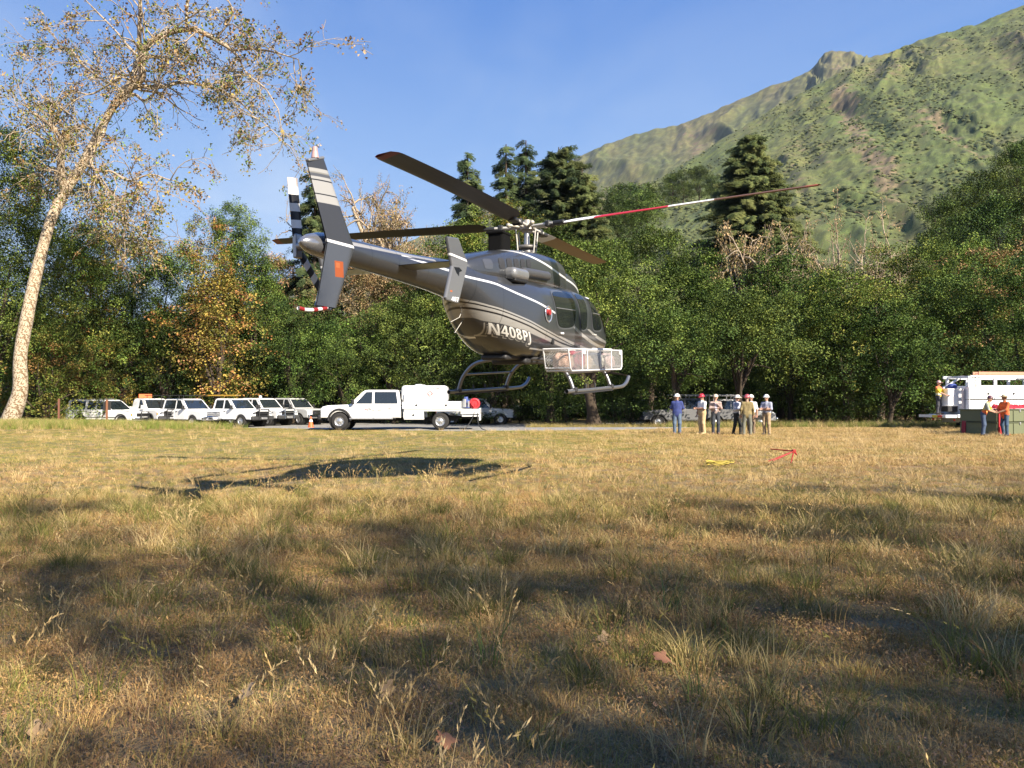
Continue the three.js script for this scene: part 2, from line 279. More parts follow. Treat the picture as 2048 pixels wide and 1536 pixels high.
// a broadleaf tree: trunk with limbs, crown of leaf sprays over uneven lobes
function broadleaf(name, label, [x, z], H, W, opt = {}) {
  const seed = opt.seed ?? Math.round(Math.abs(x * 131 + z * 17)), r = rng32(seed), t = thing(name, label, opt.category ?? 'tree', [x, groundY(x, z) - 0.05, z], 0, opt.group);
  const low = opt.low ?? 0.16, nl = opt.lobes ?? 16, lobes = [], pal = opt.pal ?? 'oak', D = opt.depth ?? W * 0.8;
  for (let i = 0; i < nl; i++) {
    const k = (i + .5) / nl, y = H * lerp(low + .06, .93, Math.pow(k, .85)), spanK = Math.sin(Math.PI * clamp(lerp(.28, .93, k))) , a = i * 2.4 + r() * .9, rad = (opt.top && k > .8 ? .25 : Math.sqrt(r()) * .72) * spanK;
    const s = lerp(.33, .21, k) * (0.75 + .5 * r());
    lobes.push({ c: V(Math.cos(a) * rad * W / 2, y, Math.sin(a) * rad * D / 2), r: V(W * s, H * s * .62, D * s), l: r() * .5 - .25 });
  }
  const subs = [], tint = .72 + .62 * r(), warm = .9 + .25 * r();
  for (const L of lobes) for (let k = 0; k < 6; k++) { const d = V(r() * 2 - 1, r() * 1.7 - .6, r() * 2 - 1).normalize(), f = .34 + .26 * r(); subs.push({ c: V(L.c.x + d.x * L.r.x * .85, L.c.y + d.y * L.r.y * .85, L.c.z + d.z * L.r.z * .85), r: V(L.r.x * f, L.r.y * f * 1.05, L.r.z * f), l: L.l + r() * .36 - .18 }); }
  const n = Math.round((opt.n ?? 40) * W * H * (opt.dense ?? 1)), list = [[], []], q = new THREE.Quaternion(), e = new THREE.Euler(), geos = opt.spray ?? SPRAYS, gs = opt.size ?? 1;
  for (let i = 0; i < n; i++) {
    const L = subs[Math.floor(r() * subs.length)], d = V(r() * 2 - 1, r() * 2 - 1, r() * 2 - 1); if (d.length() > 1 || d.length() < .05) { continue; }
    d.normalize(); if (d.y < -.25 && r() < .72) continue; const rr = .72 + .36 * Math.sqrt(r()), p = V(L.c.x + d.x * L.r.x * rr, L.c.y + d.y * L.r.y * rr, L.c.z + d.z * L.r.z * rr);
    if (N3(p.x * .55 + seed, p.y * .55, p.z * .55) < (opt.gaps ?? -.35)) continue;
    if (p.y < H * low * .6) continue;
    q.setFromEuler(e.set(r() * .9 - .45, r() * 6.28, r() * .9 - .45));
    list[i % 2].push({ p, q: q.clone(), s: gs * (.75 + .6 * r()), c: pick(opt.mix && r() < opt.mixShare ? opt.mix : pal, r, L.l * 1.3 + .14 * N3(p.x * .3, p.y * .3 + seed, p.z * .3)).map((v, k) => v * tint * (k === 0 ? warm : 1)) });
  }
  const crown = spread('crown', geos[seed % geos.length], LEAF, list[0], t); if (list[1].length) spread('crown', geos[(seed + 1) % geos.length], LEAF, list[1], t);
  const g = [], lean = opt.lean ?? [0, 0], tr = opt.trunk ?? H * .022, fork = V(lean[0], H * (low + .12), lean[1]);
  const base = curve([V(0, -.2, 0), V(lean[0] * .35 + .1 * (r() - .5), fork.y * .45, lean[1] * .35), fork], 8); g.push(taper(base, base.map((_, i) => tr * (1.55 - .75 * Math.min(1, i / 3)) ), 10));
  for (let i = 0; i < Math.min(10, lobes.length); i++) { const L = lobes[(i * 3) % lobes.length], m = fork.clone().lerp(L.c, .5).add(V((r() - .5) * W * .1, H * .03 * r(), (r() - .5) * W * .1)), c = curve([base[Math.max(3, 8 - (i % 5))], m, L.c.clone().lerp(m, .15)], 7); g.push(taper(c, c.map((_, k) => tr * .55 * (1 - k / 8)), 6)); }
  part('trunk', g, opt.bark ?? BARK, t);
  let top = 0; for (const L of list) for (const k of L) top = Math.max(top, k.p.y + .3); if (top > 0) t.scale.set(1, H / top, 1);
  return t;
}
// a conifer: straight trunk, whorls of drooping boughs carrying needle sprays
function needleSpray(seed, L, w, n) {
  const r = rng32(seed), pos = [], idx = [];
  for (let i = 0; i < n; i++) {
    const k = (i + r()) / n, side = i % 2 ? 1 : -1, a = V(k * L, -.10 * k * k * L + (r() - .5) * .34, (r() - .5) * .16), len = w * (1 - .55 * k) * (.6 + .7 * r()), d = V(.35 + .6 * r(), .15 - .6 * r(), side * (.35 + .8 * r())).normalize(), up = V(0, 1, 0), s = V(0, 0, 0).crossVectors(d, up).normalize().multiplyScalar(.028), b = a.clone().addScaledVector(d, len), j = pos.length / 3;
    for (const q of [a.clone().add(s), b, a.clone().sub(s), a.clone().addScaledVector(d, len * .5).add(V(0, .05, 0))]) pos.push(q.x, q.y, q.z); idx.push(j, j + 1, j + 3, j, j + 3, j + 2, j + 3, j + 1, j + 2);
  }
  return rawGeo(pos, idx);
}
const BOUGHS = [needleSpray(5, 1, .60, 80), needleSpray(6, 1, .50, 80)];
function conifer(name, label, [x, z], H, W, opt = {}) {
  const seed = opt.seed ?? Math.round(Math.abs(x * 71 + z * 29)), r = rng32(seed), t = thing(name, label, 'tree', [x, groundY(x, z) - .05, z], 0, opt.group), list = [[], []], q = new THREE.Quaternion(), e = new THREE.Euler(), pal = opt.pal ?? 'fir', g = [];
  g.push(taper([V(0, -.2, 0), V(0, H * .5, 0), V(0, H, 0)], [H * .018, H * .011, H * .002], 8));
  const y0 = opt.low ?? .1, rows = Math.round(H * (opt.rows ?? 2.3));
  for (let i = 0; i < rows; i++) {
    const k = i / rows, y = lerp(H * y0, H * .985, Math.pow(k, .92)), R = W / 2 * (Math.pow(1 - k, opt.pow ?? .8) * (.55 + .75 * r()) + .035), nb = Math.round(1.3 * (opt.boughs ?? 7) * (1 - .45 * k));
    for (let b = 0; b < nb; b++) {
      if (r() < (opt.skip ?? .15)) continue;
      const jy = (r() - .5) * 1.5, a = b / nb * 6.283 + i * 1.7 + r() * .8, len = R * (.4 + .8 * r()), droop = (opt.droop ?? .18) + .16 * r(), steps = Math.max(1, Math.round(len / .55));
      if (len > .8) g.push(taper([V(0, y + jy, 0), V(Math.cos(a) * len * .9, y + jy - droop * len * .7, -Math.sin(a) * len * .9)], [.045, .01], 3));
      for (let s = 0; s < steps; s++) {
        const f = (s + .15) / steps, sc = (opt.size ?? 1) * (.8 + .5 * r()) * lerp(1.15, .8, f);
        const yb = y + jy; q.setFromEuler(e.set((r() - .5) * .6, a + (r() - .5) * .8, -droop + (r() - .5) * .3, 'YXZ'));
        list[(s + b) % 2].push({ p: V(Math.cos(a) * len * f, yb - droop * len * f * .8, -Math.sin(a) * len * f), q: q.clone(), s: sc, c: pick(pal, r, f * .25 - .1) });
      }
    }
  }
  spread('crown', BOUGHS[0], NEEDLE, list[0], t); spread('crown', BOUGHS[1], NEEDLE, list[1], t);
  part('trunk', g, BARK, t); return t;
}
// twigs and boughs that wander and fork; leaves hang on the last ones
function ramify(out, leaves, p, d, len, rad, lvl, r, opt) {
  const seg = lvl > 2 ? 5 : 4, pts = [p.clone()], dir = d.clone(), q = p.clone(), tips = [];
  for (let i = 0; i < seg; i++) { dir.add(V((r() - .5), (r() - .5) + (opt.sag ?? 0) * (lvl < 2 ? 1 : .3), (r() - .5)).multiplyScalar(opt.wander ?? .75)).normalize(); q.addScaledVector(dir, len / seg); pts.push(q.clone()); tips.push(dir.clone()); }
  out.push(taper(pts, pts.map((_, i) => Math.max(opt.min ?? .012, rad * (1 - .6 * i / seg))), lvl > 2 ? 6 : lvl > 0 ? 4 : 3));
  if (lvl === 0) { for (let i = 1; i <= seg; i++) if (r() < opt.leafy) leaves.push({ p: pts[i].clone().add(V((r() - .5) * .3, (r() - .5) * .3, (r() - .5) * .3)), s: (opt.leafSize ?? 1) * (.6 + .7 * r()) }); return; }
  const kids = opt.kids[lvl] ?? 3;
  for (let k = 0; k < kids; k++) { const i = 1 + Math.floor(r() * seg), nd = tips[i - 1].clone().add(V((r() - .5) * 2, (r() - .35) * 1.6, (r() - .5) * 2).multiplyScalar(opt.fork ?? .8)).normalize(); ramify(out, leaves, pts[i], nd, len * (.55 + .25 * r()), rad * .5, lvl - 1, r, opt); }
}
function bareTree(name, label, [x, z], H, W, opt = {}) {
  const seed = opt.seed ?? Math.round(Math.abs(x * 37 + z * 53)), r = rng32(seed), t = thing(name, label, 'tree', [x, groundY(x, z) - .05, z], 0, opt.group), g = [], lv = [];
  const o = { wander: 1.0, leafy: .5, kids: [0, 3, 3, 4, 4], fork: 1.1, min: .032, sag: -.05, ...opt };
  const top = V(opt.lean?.[0] ?? 0, H * (opt.stem ?? .45), opt.lean?.[1] ?? 0), b = curve([V(0, -.2, 0), V(top.x * .3 + .2, top.y * .5, top.z * .3), top], 8); g.push(taper(b, b.map((_, i) => H * .024 * (1 - .45 * i / 8)), 9));
  const n = opt.limbs ?? 7; for (let i = 0; i < n; i++) { const a = i / n * 6.283 + r(), p = b[Math.round(lerp(4, 8, r()))], up = .5 + r() * .9; ramify(g, lv, p, V(Math.cos(a) * W / H * 1.3, up, Math.sin(a) * W / H * 1.0).normalize(), Math.hypot(W / 2, H * .5) * .52 * (.7 + .5 * r()), H * .017, 3, r, o); }
  part('trunk', g, opt.bark ?? SYC, t);
  const q = new THREE.Quaternion(), e = new THREE.Euler();
  spread('crown', BIGLEAF[seed % 2], DRYLEAF, lv.map((l) => ({ p: l.p, q: q.setFromEuler(e.set(r() - .5, r() * 6.28, r() - .5)).clone(), s: l.s, c: pick(opt.pal ?? 'tan', r) })), t);
  const ys = lv.map((k) => k.p.y).sort((a, b) => a - b), xs = lv.map((k) => Math.abs(k.p.x)).sort((a, b) => a - b), peak = Math.max(1, ys[Math.floor(ys.length * .995)] ?? 1), wide = Math.max(.3, xs[Math.floor(xs.length * .92)] ?? 1); t.scale.set(clamp(W / 2 / wide, .6, 2.2), H / peak, clamp(W / 2 / wide, .6, 2.2));
  return t;
}
const X = acrossAt, at2 = (px, d) => [X(px, d), -d], hh = (py, d) => heightAt(py, d);

{ // the leaning sycamore on the left: stems traced as it stands, the rest forks off them
  const d = 46, B = at2(28, d), t = thing('sycamore_tree', 'tall leaning sycamore with mottled white trunk at the left of the field', 'tree', [B[0], groundY(...B) - .1, B[1]]), r = rng32(91), g = [], lv = [];
  const k = d / 1600, P = (px, py, dz = 0) => V((px - 28) * k, (846 - py) * k, dz);
  const stems = [
    [[[12, 852], [26, 820, .1], [42, 770, .1], [44, 700, .2], [56, 625, .2], [66, 560, .1], [80, 490, 0], [100, 420, 0], [120, 370, -.2], [150, 318, -.3], [185, 255, -.2], [215, 205, 0], [240, 172, .2]], [1.0, .78, .62, .56, .54, .50, .46, .44, .43, .40, .36, .32, .29], 0],
    [[[240, 172, .2], [262, 156, .2], [285, 140, .4], [286, 112, .7], [300, 90, 1], [330, 76, 1.3], [365, 66, 1.5], [410, 66, 1.6], [450, 88, 1.8], [485, 112, 2], [500, 130, 2.2]], [.28, .26, .24, .22, .20, .19, .17, .15, .13, .11, .09], 1],
    [[[240, 172, .2], [250, 140, -.4], [250, 112, -.8], [256, 80, -1.2], [280, 70, -1.6], [300, 75, -2]], [.22, .19, .17, .14, .11, .08], 1],
    [[[262, 156, .2], [310, 148, -.5], [345, 132, -1], [400, 136, -1.6], [440, 150, -2], [475, 180, -2.4]], [.15, .13, .11, .09, .07, .05], 1],
    [[[215, 205, 0], [270, 178, .6], [300, 196, 1], [330, 184, 1.5], [345, 170, 2]], [.12, .10, .08, .06, .05], 1],
    [[[120, 370, -.2], [128, 320, .6], [138, 290, 1.0], [142, 270, 1.4], [120, 245, 1.8], [105, 235, 2.2]], [.24, .22, .19, .15, .1, .07], 1],
    [[[205, 235, 0], [214, 262, .8], [204, 300, 1.2], [206, 325, 1.5], [225, 345, 2], [260, 350, 2.4], [300, 372, 2.8], [345, 362, 3], [385, 375, 3.2]], [.13, .12, .11, .1, .08, .07, .06, .05, .03], 1],
    [[[150, 318, -.3], [185, 345, -1], [205, 372, -1.6], [212, 420, -2], [205, 450, -2.2]], [.1, .08, .07, .05, .03], 1],
    [[[250, 140, -.4], [235, 112, -1.4], [205, 105, -2], [170, 112, -2.6], [140, 95, -3], [95, 60, -3.4], [50, 15, -4], [0, 18, -4.4]], [.11, .1, .09, .08, .08, .07, .06, .04], 1],
    [[[286, 112, .7], [292, 60, 1.2], [300, 20, 1.6], [305, -60, 2], [320, -120, 2.4]], [.14, .12, .11, .09, .05], 1],
    [[[390, 66, 1.6], [388, 20, 1.4], [392, -50, 1.2], [380, -110, 1]], [.09, .08, .06, .04], 1],
    [[[185, 255, -.2], [150, 225, -1], [110, 215, -1.8], [60, 240, -2.4], [15, 225, -3]], [.1, .08, .07, .06, .04], 1],
    [[[120, 370, -.2], [112, 330, -1.2], [95, 300, -2], [70, 290, -2.6], [45, 260, -3]], [.1, .08, .06, .05, .03], 1],
    [[[450, 88, 1.8], [490, 45, 2.4], [480, 10, 2.8], [520, -30, 3]], [.06, .05, .04, .03], 1], [[[485, 112, 2], [530, 118, 2.6], [575, 130, 3], [625, 150, 3.4]], [.07, .06, .05, .03], 1],
    [[[500, 130, 2.2], [520, 165, 2.6], [560, 200, 3], [585, 240, 3.2]], [.06, .05, .04, .03], 1], [[[415, 136, -1.6], [450, 170, -2.2], [500, 200, -2.6], [540, 240, -3]], [.05, .04, .035, .03], 1],
    [[[256, 80, -1.2], [215, 40, -2], [180, 0, -2.6], [120, -60, -3]], [.09, .08, .06, .05], 1], [[[170, 112, -2.6], [120, 130, -3], [70, 120, -3.4], [20, 150, -3.8], [-40, 140, -4]], [.07, .06, .05, .04, .03], 1],
    [[[70, 290, -2.6], [40, 330, -2.8], [10, 300, -3], [-40, 320, -3.2]], [.05, .04, .04, .03], 1], [[[225, 345, 2], [255, 390, 2.4], [240, 425, 2.6], [265, 450, 2.8]], [.05, .04, .03, .02], 1],
  ];
  for (const [pts, rad, f] of stems) {
    const n = pts.length * 4, c = curve(pts.map((q) => P(...q)), n), rr = c.map((_, i) => { const q = i / n * (rad.length - 1), a = Math.floor(q); return (f ? .95 : .64) * lerp(rad[a], rad[Math.min(a + 1, rad.length - 1)], q - a) * (1 + .06 * N2(i * .7, pts[0][0])); });
    g.push(taper(c, rr, f ? 8 : 14));
    if (!f) continue;
    for (let i = 3; i <= n; i += 1) { if (r() > .42) continue; const tdir = c[Math.min(i + 1, n)].clone().sub(c[i - 1]).normalize(), nd = tdir.multiplyScalar(.5).add(V(r() * 2 - 1, r() * 1.5 - .75, (r() * 2 - 1) * .9)).normalize(); ramify(g, lv, c[i], nd, 1.1 + 1.9 * r(), Math.max(.035, rr[i] * .35), i > n * .3 ? 2 : 1, r, { wander: .8, leafy: .42, kids: [0, 3, 4], fork: .9, min: .016, sag: -.12 }); }
  }
  part('trunk', g, SYC, t);
  const q = new THREE.Quaternion(), e = new THREE.Euler();
  spread('crown', leafSpray(77, 7, .34, .16, .13, .5, .9), DRYLEAF, lv.map((l) => ({ p: l.p, q: q.setFromEuler(e.set(r() - .5, r() * 6.28, r() - .5)).clone(), s: l.s * .95, c: pick(r() < .4 ? 'yellow' : r() < .6 ? 'tan' : 'bay', r) })), t);
}
const GT = 'trees along the edge of the field';
// front rank and the trees behind it: [kind, column, distance, top row, width m, options, label]
const TREES = [
  ['b', -30, 53, 235, 12, { pal: 'bay', mix: 'oak', mixShare: .4, low: .02 }, 'dense ivy-green tree cut off by the left edge of the picture'],
  ['b', 60, 55, 415, 9, { pal: 'lime', mix: 'bay', mixShare: .5, low: .03 }, 'bright green leafy tree right behind the leaning sycamore trunk'],
  ['b', 150, 59.5, 470, 8, { pal: 'yellow', mix: 'bay', mixShare: .5, low: .02, gaps: -.2 }, 'yellowish shrubby tree between the sycamore trunk and the parked SUV'],
  ['b', 245, 61, 455, 9, { pal: 'oak', mix: 'bay', mixShare: .4, low: .08 }, 'dark green round tree behind the parked SUV'],
  ['b', 175, 67, 430, 8, { pal: 'bay', mix: 'yellow', mixShare: .3, low: .05 }, 'tree with yellow-tinged top behind the dark tree near the SUV'],
  ['b', 95, 50.5, 640, 6, { pal: 'yellow', mix: 'lime', mixShare: .5, low: .02, gaps: -.15, category: 'bush' }, 'yellow-green thicket at the foot of the leaning sycamore'],
  ['b', 205, 59.5, 650, 6.5, { pal: 'bay', mix: 'yellow', mixShare: .5, low: .1, gaps: -.1 }, 'low spreading tree with drooping yellow leaves over the SUV'],
  ['b', 400, 65, 425, 6.5, { pal: 'yellow', mix: 'bay', mixShare: .35, low: .1, gaps: -.15 }, 'olive-yellow tree left of the small round green crown'],
  ['b', 462, 71, 400, 6, { pal: 'bay', low: .45, gaps: -.2 }, 'tall tree with small round green crown against the sky'],
  ['b', 435, 59.5, 520, 8, { pal: 'yellow', mix: 'rust', mixShare: .1, low: .14, gaps: -.2, spray: BIGLEAF, size: .9, n: 34 }, 'maple turning yellow and rust above the parked pickups'],
  ['b', 330, 62, 500, 7, { pal: 'oak', low: .1 }, 'dark green tree between the round dark tree and the yellow maple'],
  ['b', 512, 69, 470, 6, { pal: 'bay', mix: 'oak', mixShare: .4, low: .1 }, 'green tree just right of the small round crown'],
  ['b', 590, 63, 585, 9, { pal: 'oak', mix: 'bay', mixShare: .25, low: .12 }, 'broad dark oak behind the tail rotor'],
  ['b', 560, 75, 500, 8, { pal: 'tan', mix: 'bay', mixShare: .35, low: .2, gaps: -.1 }, 'dry brown tree behind the tail rotor gearbox'],
  ['b', 690, 62, 605, 9.5, { pal: 'oak', mix: 'bay', mixShare: .5, low: .15 }, 'green oak behind the tail boom and fuel truck cab'],
  ['b', 790, 61, 585, 9, { pal: 'oak', mix: 'oak', mixShare: .3, low: .1 }, 'dark oak behind the horizontal stabilizer'],
  ['b', 860, 61, 500, 9, { pal: 'oak', mix: 'oak', mixShare: .4, low: .12 }, 'very dark tree behind the helicopter endplate'],
  ['b', 720, 70, 480, 11, { pal: 'rust', mix: 'tan', mixShare: .5, low: .2, gaps: -.05 }, 'reddish brown tree seen above the tail boom'],
  ['b', 835, 72, 500, 9, { pal: 'tan', mix: 'rust', mixShare: .4, low: .2, gaps: -.1 }, 'dusty tan tree above the horizontal stabilizer'],
  ['b', 930, 62, 420, 8, { pal: 'bay', mix: 'lime', mixShare: .25, low: .15 }, 'mid green tree behind the exhaust stack'],
  ['b', 1010, 66, 395, 9, { pal: 'bay', mix: 'yellow', mixShare: .2, low: .15 }, 'leafy green tree behind the rotor hub'],
  ['b', 1100, 60, 440, 9, { pal: 'bay', mix: 'oak', mixShare: .5, low: .12 }, 'green tree behind the engine cowling'],
  ['b', 970, 61, 560, 10, { pal: 'oak', low: .12, lean: [1, 0] }, 'shaded oak under the helicopter belly'],
  ['b', 1190, 51, 465, 10, { pal: 'oak', mix: 'bay', mixShare: .45, low: .2, lean: [-.6, 0], trunk: .42, bark: BARK }, 'big oak with leaning pale trunk under the landing skids'],
  ['b', 1300, 59.5, 455, 10, { pal: 'oak', mix: 'bay', mixShare: .55, low: .16 }, 'large dense oak just right of the helicopter nose'],
  ['b', 1400, 60.5, 480, 9, { pal: 'bay', mix: 'oak', mixShare: .5, low: .16 }, 'leafy oak under the tip of the striped blade'],
  ['b', 1350, 48.6, 600, 7.5, { pal: 'oak', mix: 'bay', mixShare: .5, low: .36 }, 'low oak behind the man in the blue shirt'],
  ['b', 1480, 49.4, 570, 8.5, { pal: 'oak', mix: 'bay', mixShare: .35, low: .36 }, 'oak crown above the group of people'],
  ['b', 1580, 56.5, 580, 9, { pal: 'oak', mix: 'bay', mixShare: .55, low: .24 }, 'broad oak right of the standing group'],
  ['b', 1690, 52, 520, 9, { pal: 'bay', mix: 'lime', mixShare: .25, low: .24 }, 'light green oak below the bare white sycamore'],
  ['b', 1775, 50, 600, 8.5, { pal: 'oak', mix: 'bay', mixShare: .4, low: .22, lean: [.5, 0] }, 'oak with dark slanting trunk left of the utility truck'],
  ['b', 1560, 62, 470, 8, { pal: 'bay', mix: 'oak', mixShare: .4, low: .15 }, 'green tree in front of the pyramid redwood'],
  ['b', 1840, 60, 470, 9, { pal: 'bay', mix: 'lime', mixShare: .3, low: .15 }, 'green tree right of the bare white sycamore'],
  ['b', 1900, 54, 540, 9, { pal: 'bay', mix: 'oak', mixShare: .5, low: .12 }, 'leafy tree behind the rear of the utility truck'],
  ['b', 1940, 66, 470, 9, { pal: 'lime', mix: 'bay', mixShare: .5, low: .15 }, 'yellow-green tree high on the right below the dark slope'],
  ['b', 1985, 58, 480, 8, { pal: 'tan', mix: 'bay', mixShare: .5, low: .12, gaps: -.1 }, 'dusty olive tree left of the dark tree at the right edge'],
  ['b', 2060, 50, 500, 10, { pal: 'oak', mix: 'oak', mixShare: .3, low: .05 }, 'shadowy dark tree cut off by the right edge of the picture'],
  ['b', 2110, 60, 470, 9, { pal: 'oak', mix: 'oak', mixShare: .4, low: .05 }, 'tall dark tree towering beyond the right edge'],
  ['b', 1640, 60, 540, 8, { pal: 'oak', low: .1 }, 'dark tree filling the gap below the redwood'],
  ['c', 628, 74, 335, 8, { skip: .4, droop: .34, boughs: 8 }, 'dark conifer behind the tail fin'],
  ['c', 935, 78, 298, 8, { skip: .5, droop: .26, boughs: 8, pow: .8 }, 'thin spire conifer left of the twin conifers'],
  ['c', 1012, 82, 283, 7, { skip: .55, droop: .24, boughs: 7, pow: .7 }, 'left one of the twin sparse conifers'],
  ['c', 1052, 84, 277, 7, { skip: .55, droop: .24, boughs: 7, pow: .7 }, 'right one of the twin sparse conifers'],
  ['c', 1118, 80, 288, 13, { skip: .08, boughs: 11, droop: -.15, pow: .5, pal: 'fir' }, 'thick dark pine with upswept boughs before the mountain'],
  ['c', 1165, 78, 330, 10, { skip: .12, boughs: 9, droop: -.05, pow: .55, pal: 'redwood' }, 'bushy pine beside the thick dark pine'],
  ['c', 1502, 88, 272, 19, { skip: .03, boughs: 14, droop: .12, pow: .68, rows: 2.3, pal: 'redwood', size: 1.15 }, 'broad pyramid-shaped redwood before the green hillside'],
  ['s', 765, 80, 338, 11, { pal: 'rust', limbs: 8, stem: .42, leafy: .8, kids: [0, 3, 4, 4], min: .018, leafSize: .8, wander: .7 }, 'bare sycamore with russet leaves above the tail boom'],
  ['s', 830, 74, 420, 9, { pal: 'tan', limbs: 7, stem: .45, leafy: .9, kids: [0, 4, 4, 4], leafSize: .9, min: .02, wander: .7 }, 'half-bare tree with brown leaves behind the rotor blade'],
  ['s', 1700, 70, 392, 12, { pal: 'tan', limbs: 8, stem: .46, leafy: .5, bark: SYC, kids: [0, 3, 3, 3], min: .02, wander: .72, leafSize: .8 }, 'bare white sycamore with crooked limbs on the right'],
  ['s', 1760, 66, 420, 10, { pal: 'tan', limbs: 6, stem: .46, leafy: .5, bark: SYC, lean: [1.2, 0], kids: [0, 3, 3, 3], min: .02, wander: .72, leafSize: .8 }, 'smaller bare sycamore leaning right beside the white one'],
  ['s', 1490, 64, 440, 5, { pal: 'tan', limbs: 6, stem: .5, leafy: .8 }, 'small bleached sycamore in front of the redwood'],
  ['s', 1630, 70, 430, 6, { pal: 'tan', limbs: 6, stem: .45, leafy: .6 }, 'tan leafless tree just right of the redwood'],
];
for (const [k, px, d, py, W, opt, label] of TREES) {
  const H = hh(py, d) * (k === 'b' ? 1.04 : 1), a = [label, at2(px, d), H, k === 'b' ? W * 1.06 : W, { group: GT, ...opt }];
  if (k === 'b') broadleaf(opt.category === 'bush' ? 'bush' : 'oak_tree', ...a); else if (k === 'c') conifer('conifer_tree', ...a); else bareTree('sycamore_tree', ...a);
}
// undergrowth between the trunks, each a bush of its own
const GB = 'bushes under the trees';
[[20, 56], [130, 64], [260, 65], [360, 66], [470, 65], [570, 66], [660, 65], [760, 63], [850, 60], [940, 60], [1040, 62], [1130, 60], [1230, 56], [1260, 54], [1360, 63], [1450, 63], [1530, 63], [1630, 57], [1720, 57], [1810, 57], [1900, 59], [1990, 62], [1650, 52.5], [1420, 64]].forEach(([px, d], i) =>
  broadleaf('bush', ['oak', 'low', 'shady', 'leafy'][i % 4] + ' bush under the trees ' + ['at the left picture edge', 'behind the foot of the sycamore', 'behind the SUV', 'behind the pickup with the orange board', 'behind the pickup with the chrome grille', 'behind the pickup with the round roof light', 'behind the traffic cone', 'behind the cab of the fuel truck', 'behind the tank of the fuel truck', 'behind the tail of the fuel truck', 'below the helicopter belly', 'beyond the left skid', 'right of the leaning oak trunk', 'left of the man in blue', 'behind the dark pickup', 'behind the pickup with the ladder rack', 'behind the right end of the group', 'a little right of the group', 'below the bare white sycamore', 'left of the slanting trunk', 'left of the utility truck', 'behind the utility truck', 'nearest the field right of the group', 'deep behind the men with folded arms'][i], at2(px, d), 3.6 + (i * 7 % 5) * .55, 5.6, { pal: i % 3 ? 'oak' : 'oak', mix: 'bay', mixShare: .12, low: .0, lobes: 9, category: 'bush', group: GB, trunk: .06, n: 28 }));
{ // the wood going on behind, too deep to tell its trees apart
  const r = rng32(333), list = [], q = new THREE.Quaternion(), e = new THREE.Euler();
  for (let i = 0; i < 16000; i++) { const x = -75 + 150 * r(), d = 70 + 22 * r(), top = 9 + 4 * fbm(x * .09, d * .09, 3) + (x > 30 ? (x - 30) * .25 : 0), p = V(x, groundY(x, -d) + top * Math.pow(r(), .8), -d); if (N3(p.x * .3, p.y * .3, p.z * .3) < -.45) continue; list.push({ p, q: q.setFromEuler(e.set(r() - .5, r() * 6.28, r() - .5)).clone(), s: 2.0 + 1.4 * r(), c: pick(r() < .55 ? 'oak' : 'oak', r) }); }
  tag(spread('background_wood', SPRAYS[1], LEAF, list, scene), 'dark wood filling in behind the edge trees', 'wood', null, 'stuff');
  // dark trees climbing the slope at the right and on the spur at the left of the hill
  [[1215, 402, 190, 9], [1240, 385, 195, 10], [1268, 380, 200, 10], [1295, 372, 210, 8], [1345, 352, 330, 9], [1368, 345, 330, 9], [1400, 338, 340, 10], [1430, 350, 330, 7]].forEach(([px, py, d, W], i) => { const y = heightAt(py, d) - W; const t = broadleaf('hill_tree', ['dark round tree on the spur left of the hillside, ', 'small dark tree on the hillside ridge, '][i < 4 ? 0 : 1] + ['first', 'second', 'third', 'fourth'][i % 4] + ' from the left', at2(px, d), W * 1.5, W * 1.3, { pal: 'oak', mix: 'oak', mixShare: .4, low: .02, size: 2.4, n: 9, lobes: 9, group: 'dark trees on the hill' }); t.position.y = y - 3; });
  [[1885, 400, 120, 7], [1925, 378, 125, 7], [1960, 352, 130, 8], [2000, 320, 135, 8], [2040, 288, 140, 9], [2080, 265, 145, 10], [1915, 440, 100, 7], [1960, 425, 105, 7], [2005, 400, 105, 8], [2055, 385, 105, 8]].forEach(([px, py, d, W], i) => { const t = broadleaf('slope_tree', 'dark oak on the steep slope at the right edge, ' + ['lowest', 'second', 'third', 'fourth', 'fifth', 'topmost'][i] + ' of the upper row', at2(px, d), W * 1.5, W * 1.25, { pal: 'oak', mix: 'oak', mixShare: .5, low: .02, size: 1.9, n: 12, lobes: 12, group: 'dark oaks on the right slope' }); if (i > 5) t.userData.label = 'dark oak on the steep slope at the right edge, ' + ['leftmost', 'second', 'third', 'rightmost'][i - 6] + ' of the lower row'; t.position.y = heightAt(py, d) - W * 1.4; });
}

